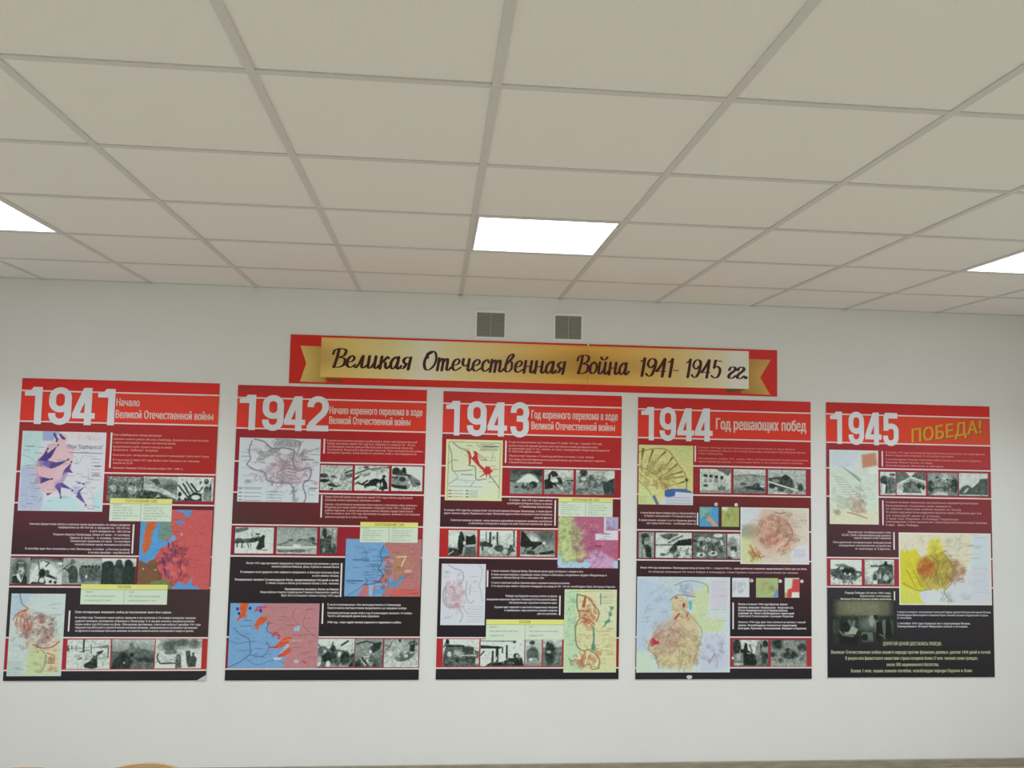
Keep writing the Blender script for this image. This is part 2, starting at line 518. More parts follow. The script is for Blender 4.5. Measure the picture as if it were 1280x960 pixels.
def cr(pts, n=5):
    return [(p.x, p.y) for p in smooth_path([(a, b, 0) for a, b in pts], n)]
SCR = {
 'В': (1.0, [[(.34, 1.52), (.30, .8), (.2, .02)], [(.0, 1.1), (.06, 1.42), (.42, 1.58), (.82, 1.45), (.76, 1.02), (.40, .84)], [(.40, .84), (.84, .72), (.84, .22), (.46, .0), (.1, .08)]]),
 'О': (1.02, [[(.52, 1.5), (.2, 1.2), (.08, .6), (.22, .08), (.5, .02), (.8, .4), (.88, 1.0), (.72, 1.5), (.45, 1.56), (.2, 1.3), (.25, 1.02)]]),
 'е': (.70, [[(.1, .45), (.4, .55), (.52, .8), (.36, 1.0), (.12, .75), (.1, .25), (.32, .02), (.68, .28)]]),
 'л': (.78, [[(-.05, .1), (.08, .04), (.22, .35), (.38, .98)], [(.42, 1.0), (.42, .5), (.44, .12), (.58, .02), (.76, .25)]]),
 'и': (.86, [[(.1, 1.0), (.1, .5), (.12, .1), (.26, .02), (.42, .25), (.52, .6)], [(.54, 1.0), (.54, .5), (.56, .1), (.70, .02), (.86, .28)]]),
 'к': (.76, [[(.12, 1.0), (.12, .0)], [(.62, .88), (.5, 1.0), (.36, .75), (.16, .5)], [(.26, .54), (.42, .5), (.48, .15), (.60, .02), (.76, .25)]]),
 'а': (.82, [[(.52, .8), (.34, 1.0), (.1, .65), (.1, .2), (.26, .02), (.44, .25), (.52, .7)], [(.54, 1.0), (.54, .5), (.54, .12), (.66, .02), (.82, .28)]]),
 'я': (.78, [[(.56, .96), (.3, 1.0), (.12, .75), (.26, .48), (.52, .48)], [(.58, 1.0), (.56, .5), (.54, .0)], [(.34, .46), (.22, .12), (-.02, .06)]]),
 'т': (1.1, [[(.1, 1.0), (.1, 0)], [(.12, .6), (.24, .92), (.38, .98), (.42, .7), (.42, 0)], [(.44, .6), (.56, .92), (.7, .98), (.74, .7), (.75, .12), (.88, .02), (1.06, .28)]]),
 'ч': (.80, [[(.1, 1.0), (.1, .62), (.24, .42), (.42, .5), (.5, .62)], [(.52, 1.0), (.52, .5), (.53, .12), (.66, .02), (.82, .28)]]),
 'с': (.62, [[(.5, .78), (.38, 1.0), (.12, .75), (.1, .25), (.32, .02), (.62, .28)]]),
 'в': (.74, [[(.1, .6), (.16, 1.2), (.42, 1.55), (.54, 1.4), (.34, 1.0), (.16, .75)], [(.1, .75), (.1, .2), (.28, .02), (.52, .25), (.52, .75), (.36, .95), (.14, .7)]]),
 'н': (.82, [[(.1, 1.0), (.1, 0)], [(.12, .48), (.32, .56), (.52, .5)], [(.54, 1.0), (.54, .5), (.55, .12), (.68, .02), (.84, .28)]]),
 'о': (.70, [[(.34, 1.0), (.12, .75), (.1, .25), (.3, .02), (.54, .25), (.56, .75), (.36, 1.0), (.28, .98)]]),
 'г': (.58, [[(.06, .72), (.14, .96), (.36, .98), (.44, .75), (.14, .35), (.12, .06), (.34, .02), (.52, .22)]]),
 '1': (.46, [[(.02, 1.25), (.2, 1.35), (.28, 1.52)], [(.28, 1.52), (.28, .8), (.26, 0)]]),
 '9': (.78, [[(.62, 1.0), (.35, .72), (.12, 1.0), (.2, 1.4), (.42, 1.52), (.64, 1.3), (.64, .7), (.5, .12), (.28, .0), (.08, .2)]]),
 '4': (.80, [[(.50, 1.52), (.3, .95), (.06, .45)], [(.06, .45), (.4, .45), (.72, .45)], [(.52, 1.5), (.52, .8), (.5, 0)]]),
 '5': (.78, [[(.70, 1.46), (.4, 1.48), (.22, 1.45)], [(.22, 1.5), (.2, 1.1), (.18, .88)], [(.18, .88), (.42, 1.0), (.66, .7), (.58, .15), (.3, .0), (.06, .18)]]),
 '-': (.5, [[(.02, .55), (.2, .55), (.38, .55)]]),
 '.': (.3, []),
}
SCR['й'] = (.86, SCR['и'][1] + [[(.14, 1.42), (.3, 1.24), (.5, 1.26), (.62, 1.46)]])
def script_word(word, u0, u1, vbase, xh, slant=.16, rise=0.0, pen=.215):
    x = 0; polys = []
    for ch in word:
        adv, sts = SCR[ch]
        for st in sts:
            pts = [(px + x, py) for px, py in cr(st, 6)]
            pl, w = ribbon(pts, lambda dx, dy: .07 + (pen - .07) * min(1, abs(dy) * 1.15) ** 1.5 * (1.0 if dy < 0 else .72))
            polys += pl
            polys += disc(pts[0], w[0]) + disc(pts[-1], w[-1])
        if ch == '.': polys += disc((x + .1, .1), .13, 12)
        x += adv * .97
    allp = np.array([p for pl in polys for p in pl])
    allp[:, 0] += allp[:, 1] * slant
    mn, mx = allp[:, 0].min(), allp[:, 0].max()
    out = []
    for pl in polys:
        o = []
        for px, py in pl:
            X = px + py * slant
            u = u0 + (X - mn) / (mx - mn) * (u1 - u0)
            o.append((u, vbase - py * xh - (u - u0) * rise))
        out.append(o)
    return out

# ---------- printed pictures
class Pic:
    def __init__(s, w, h, base, seed=0):
        s.w, s.h = w, h
        s.a = np.zeros((h, w, 3)); s.a[:] = base
        s.rs = np.random.RandomState(seed)
        s.Y, s.X = np.mgrid[0:h, 0:w]
        s.x = s.X / (w - 1); s.y = s.Y / (h - 1); s.asp = w / h; s.wander = 0
    def mix(s, m, c, al=1.0):
        m = np.clip(m, 0, 1)[..., None] * al
        s.a = s.a * (1 - m) + np.asarray(c, float) * m
    def vgrad(s, c0, c1):
        t = s.y[..., None]; s.a = np.asarray(c0, float) * (1 - t) + np.asarray(c1, float) * t
    def ell(s, cx, cy, rx, ry, c, al=1.0, soft=.3, rot=0):
        dx = (s.x - cx) * s.asp; dy = s.y - cy
        ca, sa = math.cos(rot), math.sin(rot)
        X = (dx * ca + dy * sa) / (rx * s.asp); Y = (-dx * sa + dy * ca) / ry
        d = np.sqrt(X * X + Y * Y)
        s.mix((1 - d) / soft + .5, c, al)
    def poly(s, pts, c, al=1.0, soft=1.0):
        P = [(a * (s.w - 1), b * (s.h - 1)) for a, b in pts]
        if s.wander and len(pts) > 4:      # coasts and borders wander, arrows and boxes do not
            Q = []
            for k in range(len(P)):
                a, b = P[k], P[(k + 1) % len(P)]; m = max(1, int(math.dist(a, b) / 4))
                for q in range(m):
                    x = a[0] + (b[0] - a[0]) * q / m; y = a[1] + (b[1] - a[1]) * q / m
                    w_ = s.wander
                    Q.append((x + w_ * math.sin(.55 * y + .21 * x + 1) + .6 * w_ * math.sin(1.1 * y + 2), y + w_ * math.sin(.5 * x + .17 * y + 4) + .6 * w_ * math.sin(.97 * x)))
            P = Q
        ins = np.zeros((s.h, s.w), bool); dm = np.full((s.h, s.w), 1e9)
        n = len(P)
        for i in range(n):
            x0, y0 = P[i]; x1, y1 = P[(i + 1) % n]
            cond = ((y0 > s.Y) != (y1 > s.Y))
            with np.errstate(divide='ignore', invalid='ignore'):
                xi = (x1 - x0) * (s.Y - y0) / ((y1 - y0) if y1 != y0 else 1e-9) + x0
            ins ^= cond & (s.X < xi)
            dm = np.minimum(dm, s.segd(x0, y0, x1, y1))
        sd = np.where(ins, dm, -dm)
        s.mix(sd / soft + .5, c, al)
    def segd(s, x0, y0, x1, y1):
        vx, vy = x1 - x0, y1 - y0; L = vx * vx + vy * vy + 1e-9
        t = np.clip(((s.X - x0) * vx + (s.Y - y0) * vy) / L, 0, 1)
        return np.hypot(s.X - x0 - t * vx, s.Y - y0 - t * vy)
    def line(s, pts, w, c, al=1.0, smooth=False):
        if smooth and len(pts) > 2: pts = cr(pts, 4)
        P = [(a * (s.w - 1), b * (s.h - 1)) for a, b in pts]
        d = np.full((s.h, s.w), 1e9)
        for (x0, y0), (x1, y1) in zip(P[:-1], P[1:]): d = np.minimum(d, s.segd(x0, y0, x1, y1))
        s.mix(w / 2 - d + .5, c, al)
    def noise(s, amp, sc=1.0, sx=1.0, seed=None, mask=None):
        rs = s.rs
        h = max(2, int(s.h / sc) + 2); w = max(2, int(s.w / (sc * sx)) + 2)
        g = rs.randn(h, w)
        yi = np.clip(s.y * (h - 1), 0, h - 1.001); xi = np.clip(s.x * (w - 1), 0, w - 1.001)
        y0 = yi.astype(int); x0 = xi.astype(int); fy = yi - y0; fx = xi - x0
        v = g[y0, x0] * (1 - fy) * (1 - fx) + g[y0 + 1, x0] * fy * (1 - fx) + g[y0, x0 + 1] * (1 - fy) * fx + g[y0 + 1, x0 + 1] * fy * fx
        if mask is not None: v = v * mask
        s.a = s.a + (v * amp)[..., None]
    def region(s, cx, cy, rx, ry): 
        d = np.sqrt(((s.x - cx) / rx) ** 2 + ((s.y - cy) / ry) ** 2)
        return np.clip((1 - d) * 3, 0, 1)
    def labels(s, n, box, c, al=.6, ln=(.05, .12), wd=.8):
        for k in range(n):
            x = s.rs.uniform(box[0], box[2]); y = s.rs.uniform(box[1], box[3]); L = s.rs.uniform(*ln)
            s.line([(x, y), (x + L, y)], wd, c, al * s.rs.uniform(.6, 1))
    def rows(s, box, n, c, al=.5, wd=.7, rag=.3):
        for k in range(n):
            y = box[1] + (box[3] - box[1]) * k / max(1, n - 1)
            s.line([(box[0], y), (box[2] - s.rs.uniform(0, rag) * (box[2] - box[0]), y)], wd, c, al)
    def squig(s, n, box, c, al=.6, ln=.08, wd=1.0, ang=None, curve=.5):
        # clusters of short parallel strokes that follow a slowly turning direction, inside the oval of the box
        f1, f2 = s.rs.uniform(0, 6.28, 2); ln = ln * .62
        cx, cy = (box[0] + box[2]) / 2, (box[1] + box[3]) / 2; hx, hy = (box[2] - box[0]) / 2, (box[3] - box[1]) / 2
        for k in range(int(n * 1.1)):
            r = math.sqrt(s.rs.uniform(0, 1)) * 1.08; t = s.rs.uniform(0, 6.28)
            x = cx + hx * r * math.cos(t); y = cy + hy * r * math.sin(t)
            a = (f1 if ang is None else ang) + 1.3 * math.sin(5 * x + f1) + 1.1 * math.cos(4 * y + f2) + s.rs.randn() * .25
            b = a + s.rs.choice([-1, 1]) * s.rs.uniform(.2, .9) * curve
            L = ln * s.rs.uniform(.5, 1.5); gap = (wd + 1.6) / s.w
            for q in range(s.rs.randint(1, 4)):
                ox, oy = -math.sin(a) * gap * q, math.cos(a) * gap * q * s.asp
                p0 = (x + ox, y + oy); p1 = (p0[0] + L * math.cos(a) * .5, p0[1] + L * math.sin(a) * .5 * s.asp)
                p2 = (p1[0] + L * math.cos(b) * .5, p1[1] + L * math.sin(b) * .5 * s.asp)
                s.line([p0, p1, p2], wd * s.rs.uniform(.7, 1.2), c, al * s.rs.uniform(.5, .95), True)
    def arrow(s, x0, y0, x1, y1, w0, w1, c, al=1.0):
        dx, dy = (x1 - x0) * s.asp, y1 - y0; L = math.hypot(dx, dy) + 1e-9
        nx, ny = -dy / L / s.asp, dx / L
        s.poly([(x0 + nx * w0, y0 + ny * w0), (x1 + nx * w1, y1 + ny * w1), (x1 - nx * w1, y1 - ny * w1), (x0 - nx * w0, y0 - ny * w0)], c, al)
    def frame(s, c, px=1.2, al=.9):
        d = np.minimum(np.minimum(s.X, s.w - 1 - s.X), np.minimum(s.Y, s.h - 1 - s.Y))
        s.mix(px - d + .5, c, al)
    def out(s): return np.clip(s.a, 0, 255)

def grey(g):
    g = np.clip((g - .5) * 1.15 + .53, 0, 1); return np.array([20 + g * 205, 31 + g * 203, 29 + g * 197])
def photo(spec, w, h, seed):
    """spec: (top, bottom, [shapes], noise) - shapes in 0..1 with a grey value"""
    t, b, sh, nz = spec
    p = Pic(w, h, (0, 0, 0), seed); p.vgrad(grey(t), grey(b))
    for q in sh:
        k = q[0]
        if k == 'e': p.ell(q[1], q[2], q[3], q[4], grey(q[5]), soft=.45 if len(q) < 7 else q[6])
        elif k == 'p': p.poly(q[1], grey(q[2]), soft=1.3)
        elif k == 'l': p.line(q[1], q[2], grey(q[3]))
        elif k == 's': p.squig(q[1], q[2], grey(q[3]), .75, q[4], q[5])     # scattered marks
    p.noise(nz * 34, 3.0); p.noise(nz * 22, 1.5)
    return p.out()
# ================================================================== BLACK AND WHITE PHOTOGRAPHS ON THE BOARDS
def head(x, y, s, g, body=None, bw=2.2, bh=4):
    """a small figure: head and shoulders"""
    o = []
    b = g if body is None else body
    o.append(('e', x, y + s * (1.2 + bh / 2), s * bw / 2, s * bh / 1.9, b)); o.append(('e', x, y, s * .55, s * .8, g, .5))
    return o
PH = {}
PH['1a'] = (.35, .3, [('e', .5, .1, .5, .12, .5, .9), ('e', .17, .45, .09, .14, .55), ('e', .2, .5, .07, .12, .62), ('e', .7, .52, .12, .16, .62), ('e', .62, .48, .06, .1, .7), ('e', .78, .46, .06, .1, .58), ('e', .9, .5, .05, .12, .45), ('e', .4, .5, .07, .12, .42),
    ('e', .3, .62, .06, .14, .22), ('e', .5, .7, .07, .14, .2), ('e', .86, .72, .06, .16, .22), ('e', .12, .8, .05, .1, .5), ('p', [(0, .85), (1, .9), (1, 1), (0, 1)], .38)], .7)
PH['1b'] = (.72, .25, [('p', [(0, .05), (.25, .12), (.5, .02), (.8, .1), (1, .2), (1, .62), (.8, .55), (.45, .42), (.3, .3), (.1, .28)], .55), ('p', [(.15, .12), (.4, .08), (.5, .3), (.38, .35), (.28, .22)], .25), ('e', .78, .4, .28, .18, .32, .9), ('p', [(0, .3), (.3, .34), (.7, .55), (1, .75), (1, .9), (.5, .62), (0, .5)], .72), ('p', [(0, .56), (.4, .6), (.75, .85), (.9, 1), (0, 1)], .2), ('l', [(.4, .82), (.45, .7)], 1.5, .75), ('l', [(.33, .84), (.5, .76)], 1.4, .7), ('l', [(0, .45), (.3, .42), (.6, .55)], 1, .5)], .5)
PH['1c'] = (.8, .75, [('l', [(.03, .35), (.3, .82)], 2.6, .05), ('l', [(.16, .28), (.4, .85)], 2.8, .05), ('l', [(.25, .2), (.5, .75)], 2.4, .08), ('l', [(.38, .28), (.56, .6)], 3.2, .05), ('e', .52, .82, .12, .12, .9), ('p', [(.3, .8), (.5, .62), (.68, .7), (.7, 1), (.25, 1)], .1), ('e', .52, .84, .12, .1, .92), ('e', .62, .48, .08, .14, .85), ('l', [(.5, .55), (.62, .6), (.7, .4)], 2, .1), ('e', .8, .18, .06, .11, .06), ('e', .8, .15, .02, .03, .6), ('e', .64, .22, .03, .07, .3), ('p', [(.74, .45), (.88, .36), (.95, .6), (.96, 1), (.72, 1)], .45), ('e', .81, .5, .06, .12, .28), ('e', .92, .42, .03, .14, .15), ('e', .08, .72, .05, .1, .1), ('p', [(.02, 1), (.05, .85), (.25, .85), (.3, 1)], .12), ('e', .16, .86, .06, .1, .88), ('l', [(.97, .05), (.9, .3)], 1, .4)], .5)
PH['2a'] = (.62, .5, [('e', .5, .5, .42, .5, .3, .9), ('e', .55, .42, .2, .22, .68), ('e', .52, .22, .24, .14, .3), ('l', [(.35, .2), (.75, .2)], 1.8, .6), ('e', .36, .34, .07, .14, .18), ('e', .75, .32, .08, .14, .25), ('e', .5, .52, .1, .06, .45), ('p', [(.1, .98), (.12, .72), (.4, .62), (.55, .8), (.72, .62), (.88, .75), (.9, 1)], .1), ('p', [(.3, .62), (.45, .6), (.58, .85), (.7, .62), (.66, .78), (.58, .95), (.4, .8)], .88), ('l', [(.15, .68), (.4, .62)], 1.4, .8)], .3)
PH['2b'] = (.12, .85, [('e', .45, .6, .55, .52, .82, .8), ('p', [(.28, .15), (.5, .08), (.6, .3), (.45, .42), (.3, .35)], .85), ('l', [(.25, .15), (.28, .4), (.35, .5)], 1.8, .15), ('l', [(.48, .32), (.58, .18), (.45, .12)], 2, .12), ('e', .38, .58, .11, .17, .05), ('p', [(.5, .55), (.85, .78), (.84, .82), (.5, .7)], .1), ('e', .54, .55, .07, .1, .3), ('p', [(.25, .95), (.3, .7), (.45, .75), (.52, .95)], .1), ('e', .38, .85, .08, .1, .8), ('p', [(0, 1), (.1, .9), (.45, .95), (.5, 1)], .1), ('e', .65, .9, .05, .06, .12), ('e', .8, .92, .05, .06, .12), ('e', .92, .2, .08, .05, .92)], .4)
PH['2c'] = (.62, .6, [('e', .25, .14, .06, .1, .3), ('e', .26, .24, .05, .06, .5), ('p', [(.12, .4), (.2, .28), (.33, .3), (.4, .55), (.4, .95), (.18, .95), (.15, .6)], .22), ('l', [(.02, .42), (.1, .3), (.22, .2)], 2.4, .25), ('l', [(.05, .4), (.15, .52)], 2.6, .2), ('p', [(.42, .4), (.5, .25), (.95, .22), (1, .5), (1, .95), (.5, .95), (.42, .6)], .32)] + [('e', .5 + .09 * k, .3 + .03 * (k % 2), .03, .05, .12) for k in range(6)] + [('l', [(.48 + .1 * k, .26), (.55 + .1 * k, .25)], 1.2, .75) for k in range(5)] + [('s', 14, (.45, .4, .95, .75), .12, .06, 1.5), ('e', .62, .7, .03, .08, .75), ('p', [(.42, .92), (1, .85), (1, 1), (.4, 1)], .5), ('p', [(0, .55), (.12, .5), (.14, 1), (0, 1)], .55)], .35)
PH['2d'] = (.85, .12, [('p', [(0, .2), (.1, .12), (.3, .12), (.38, .3), (.42, .12), (.5, .06), (.6, .2), (.65, .35), (.68, .12), (.78, .05), (.9, .15), (.92, .32), (1, .3), (1, 1), (0, 1)], .13), ('e', .2, .2, .1, .1, .14), ('e', .5, .14, .09, .1, .2), ('e', .77, .16, .1, .12, .08), ('l', [(.38, .4), (.38, .9)], 1.5, .25), ('p', [(.4, .35), (.6, .4), (.62, .95), (.42, .95)], .22)], .25)
PH['3a'] = (.78, .8, [('l', [(0, .32), (1, .22)], 1.2, .55), ('l', [(.38, 0), (.38, .42)], 3, .12), ('l', [(.3, .42), (.5, .36)], 2, .3), ('p', [(0, .2), (.04, .2), (.05, .4), (0, .4)], .25), ('l', [(.1, .22), (.12, .38)], 1.5, .3), ('l', [(.2, .2), (.2, .38)], 1.5, .35), ('l', [(.55, .18), (.56, .48)], 1.8, .3), ('p', [(.6, .28), (.95, .18), (.97, .3)], .45), ('p', [(.4, .86), (.55, .72), (.62, .55), (.7, .58), (.72, .95), (.6, 1), (.42, .95)], .1), ('l', [(.66, .58), (.82, .4)], 3, .15), ('l', [(.7, .45), (.78, .42)], 3, .12), ('s', 14, (.2, .45, .95, .7), .45, .1, 1.4), ('l', [(.25, .68), (.35, .62)], 2, .3), ('l', [(.95, .3), (.95, .6)], 2, .2)], .45)
PH['3b'] = (.68, .3, [('p', [(0, .42), (.25, .4), (.4, .3), (.75, .32), (1, .42), (1, 1), (0, 1)], .33), ('p', [(.38, .35), (.42, .16), (.47, .08), (.52, .18), (.55, .34), (.52, .5), (.4, .48)], .42), ('e', .62, .26, .02, .06, .4), ('e', .28, .6, .12, .16, .12), ('p', [(.05, .7), (.2, .55), (.4, .55), (.5, .75), (.45, 1), (0, 1)], .13), ('e', .47, .52, .05, .08, .12), ('p', [(.55, .62), (1, .65), (1, .8), (.6, .75)], .15), ('s', 12, (.5, .75, .98, .98), .45, .08, 1.2), ('e', .3, .8, .02, .04, .7)], .35)
PH['3c'] = (.7, .85, [('p', [(0, .25), (.15, .1), (1, .08), (1, .3), (.1, .4)], .6), ('e', .3, .22, .14, .2, .3, .9), ('e', .55, .12, .18, .12, .3, .9), ('e', .84, .15, .1, .15, .35, .9), ('e', .36, .42, .08, .08, .15), ('e', .33, .45, .14, .09, .4), ('p', [(.05, .5), (.12, .6), (.4, .5), (.5, .75), (.48, .85), (.1, .85), (.05, .7)], .75), ('l', [(.06, .5), (.04, .6), (.06, .72), (.12, .84), (.48, .82)], 2.4, .15), ('s', 8, (.1, .58, .45, .75), .5, .08, 1.3), ('p', [(.45, .6), (.55, .55), (.58, .98), (.44, 1)], .28), ('e', .5, .6, .05, .1, .35), ('p', [(.65, .4), (.75, .4), (.78, .8), (.72, .98), (.68, .8)], .25), ('p', [(.76, .62), (.82, .52), (.9, .65), (.88, .95), (.74, .96)], .22), ('e', .82, .5, .03, .05, .3)], .4)
PH['4a'] = (.68, .75, [('e', .1, .42, .14, .09, .2), ('e', .4, .45, .08, .05, .3), ('l', [(.78, .3), (1, .18)], 3, .2), ('p', [(.75, .38), (1, .3), (1, .45), (.8, .45)], .3), ('e', .12, .62, .16, .07, .1), ('p', [(.2, .75), (.35, .7), (.5, .8), (.7, .78), (.5, .88), (.28, .84)], .12), ('l', [(.25, .55), (.35, .7)], 2, .15), ('s', 26, (.3, .45, .98, .72), .35, .09, 1.5), ('e', .5, .62, .1, .08, .85), ('s', 8, (0, .78, 1, .98), .45, .12, 1.3), ('e', .36, .95, .05, .04, .1)], .5)
PH['4b'] = (.74, .85, [('l', [(0, .35), (.35, .15), (.98, .05)], 2.6, .3), ('p', [(.4, .15), (.95, .04), (.9, .1), (.5, .22)], .5), ('e', .33, .07, .08, .05, .25), ('l', [(.1, .4), (.45, .3)], 1.6, .4), ('l', [(.25, .42), (.42, .36)], 1.8, .2), ('e', .8, .15, .05, .14, .6), ('p', [(.45, .58), (.6, .5), (.75, .55), (.85, .45), (.95, .7), (.98, .92), (.75, .95), (.6, .8), (.38, .82), (.3, .9), (.28, .75), (.4, .68)], .04), ('e', .86, .42, .05, .06, .03), ('e', .7, .78, .05, .12, .8), ('e', .8, .75, .03, .09, .75), ('l', [(.1, .7), (.4, .82)], 3, .08), ('l', [(0, .55), (.12, .45)], 3, .05), ('l', [(.02, .75), (.12, .65)], 2.2, .1), ('l', [(.24, .72), (.38, .6)], 3, .06), ('s', 10, (.1, .8, .9, 1), .25, .08, 1.6), ('e', .83, .96, .04, .04, .05)], .45)
PH['4c'] = (.88, .82, [('p', [(.02, .1), (.15, .05), (.3, .15), (.38, .05), (.45, .1), (.48, .3), (.62, .35), (.8, .5), (.9, .58), (.9, .75), (.7, .7), (.5, .4), (.02, .35)], .22), ('e', .4, .15, .06, .1, .08), ('e', .15, .2, .12, .14, .12), ('p', [(.62, .35), (.82, .5), (.95, .62), (.9, .8), (.7, .85), (.6, .6)], .42), ('p', [(0, .4), (.3, .38), (.6, .5), (.62, .8), (.55, .95), (0, .75)], .5), ('e', .35, .52, .1, .1, .12), ('l', [(0, .42), (.15, .5), (.2, .44)], 2.5, .12), ('p', [(0, .72), (.2, .76), (.5, .8), (.52, .95), (.1, .88), (0, .82)], .06), ('e', .58, .65, .03, .06, .9), ('l', [(.8, .68), (.92, .72)], 3, .1), ('p', [(.55, .92), (1, .8), (1, 1), (0, 1), (0, .9), (.3, .96)], .8)], .4)
PH['5a'] = (.75, .82, [('p', [(0, .05), (.3, 0), (.35, .08), (.1, .2), (0, .2)], .35), ('p', [(0, .52), (.1, .45), (.3, .48), (.45, .4), (.6, .38), (.62, .5), (.5, .58), (.2, .6), (0, .62)], .15), ('e', .1, .5, .1, .08, .22), ('e', .3, .5, .1, .07, .3), ('l', [(.07, .58), (.06, .75)], 2, .12), ('l', [(.2, .58), (.18, .78)], 2.2, .1), ('l', [(.33, .58), (.36, .78)], 1.6, .15), ('l', [(.4, .62), (.42, .72)], 1.4, .3), ('p', [(.68, .35), (.77, .34), (.76, .55), (.78, .75), (.62, .88), (.55, .82), (.62, .55), (.55, .45)], .12), ('e', .73, .34, .04, .05, .08), ('l', [(.6, .85), (.85, .86)], 1.4, .35), ('e', .58, .26, .06, .04, .25), ('l', [(.42, .25), (.44, .35)], 2, .5), ('p', [(.5, .36), (.65, .33), (.63, .4)], .3)], .35)
PH['5b'] = (.55, .7, [('p', [(0, .7), (.15, .6), (.25, .52), (.35, .46), (.45, .52), (.6, .44), (.75, .42), (.95, .38), (1, .6), (1, .78), (0, .78)], .55), ('l', [(.05, .66), (.2, .6), (.35, .46)], 2, .3), ('e', .35, .48, .06, .05, .3), ('l', [(.5, .52), (.62, .44), (.75, .48)], 2, .3), ('e', .86, .48, .1, .12, .35), ('e', .9, .42, .04, .06, .2), ('l', [(0, .76), (1, .74)], 2.6, .9), ('e', .5, .68, .1, .05, .85), ('l', [(.9, .6), (1, .62)], 2.5, .15), ('p', [(0, .84), (.3, .86), (.5, .82), (.8, .86), (.6, .95), (.3, .92), (.05, .95)], .35), ('s', 8, (.05, .82, .9, .98), .45, .1, 1.4)], .35)
PH['5c'] = (.6, .3, [('p', [(0, .45), (.15, .3), (.25, .05), (.38, .1), (.4, .35), (.6, .35), (.7, .55), (.75, .95), (0, 1)], .18), ('e', .25, .2, .13, .18, .12), ('e', .16, .38, .06, .06, .6), ('e', .58, .4, .12, .12, .2), ('l', [(.85, .1), (.85, .5)], 1.8, .8), ('l', [(.7, .05), (.68, .35)], 1.2, .45), ('e', .8, .6, .14, .2, .5), ('e', .85, .8, .1, .18, .2), ('s', 16, (.1, .4, .7, .9), .4, .15, 1.3), ('e', .25, .85, .08, .1, .5)], .4)
PH['6a'] = (.85, .6, [('p', [(0, .35), (.15, .3), (.3, .35), (.42, .3), (.55, .38), (.72, .4), (.85, .45), (.92, .95), (0, 1)], .35), ('e', .15, .38, .12, .12, .35), ('e', .2, .52, .05, .14, .75), ('e', .42, .34, .07, .12, .1), ('e', .28, .68, .14, .2, .1), ('p', [(.4, .45), (.5, .55), (.55, .8), (.5, .9), (.42, .7)], .12), ('e', .6, .55, .05, .1, .8), ('e', .76, .7, .13, .22, .07), ('l', [(.38, .3), (.42, .12)], 2.5, .3), ('l', [(.66, .22), (.82, .08)], 4, .2), ('e', .3, .9, .06, .12, .85), ('p', [(.9, .55), (1, .5), (1, 1), (.85, 1)], .12), ('l', [(.02, .2), (.08, .3)], 2.4, .2), ('s', 12, (.3, .7, .95, .98), .6, .1, 1.5), ('e', .05, .8, .06, .2, .7)], .45)
PH['6b'] = (.55, .35, [('e', .25, .35, .24, .28, .52, .8), ('l', [(.05, .18), (.4, .08), (.7, .15)], 2.6, .15), ('p', [(.55, .3), (.7, .15), (.95, .1), (.9, .35), (.7, .48), (.58, .42)], .12), ('e', .68, .42, .06, .07, .05), ('l', [(.75, .45), (.82, .6)], 2.4, .5), ('e', .56, .46, .05, .07, .8), ('l', [(.25, .68), (.42, .9)], 3, .05), ('l', [(.35, .62), (.5, .85)], 2.2, .85), ('l', [(.2, .7), (.4, .95)], 2.2, .8), ('s', 18, (.3, .5, .75, .95), .85, .08, 1.5), ('s', 14, (.2, .6, .75, .98), .06, .1, 2), ('p', [(0, .8), (.2, .75), (.25, 1), (0, 1)], .12)], .4)
PH['6c'] = (.52, .78, [('e', .35, .2, .25, .2, .65, .9), ('l', [(.02, .2), (.15, .3), (.22, .08)], 2, .35), ('e', .45, .05, .03, .06, .08), ('l', [(.05, .35), (.25, .42)], 2.4, .35), ('p', [(.68, .12), (.98, .12), (.98, .22), (.72, .22)], .35), ('p', [(.75, .2), (.9, .2), (.88, .45), (.74, .42)], .08), ('l', [(.75, .1), (.9, .08)], 2, .1), ('l', [(.86, .02), (.86, .2)], 1.6, .1), ('e', .18, .5, .08, .12, .75), ('p', [(.38, .78), (.5, .6), (.7, .45), (.78, .55), (.95, .42), (.8, .65), (.6, .78)], .35), ('s', 14, (.4, .5, .8, .78), .25, .1, 1.8), ('e', .64, .6, .06, .06, .75), ('s', 8, (0, .75, 1, .98), .55, .15, 1.3)], .4)
PH['7a'] = (.25, .45, [('e', .25, .12, .3, .1, .22, .9), ('e', .85, .15, .2, .14, .12, .9), ('p', [(.2, .5), (.35, .35), (.5, .22), (.62, .18), (.75, .3), (.88, .45), (.9, .52), (.2, .55)], .82), ('e', .6, .35, .2, .16, .85, .9), ('l', [(0, .47), (.15, .48)], 1.8, .15), ('p', [(0, .55), (1, .52), (1, 1), (0, 1)], .5), ('e', .72, .62, .12, .14, .06), ('e', .68, .66, .05, .07, .4), ('e', .45, .7, .1, .1, .25), ('e', .2, .72, .07, .05, .2), ('s', 12, (.35, .6, .8, .85), .12, .07, 1.8), ('e', .48, .62, .03, .06, .7)], .4)
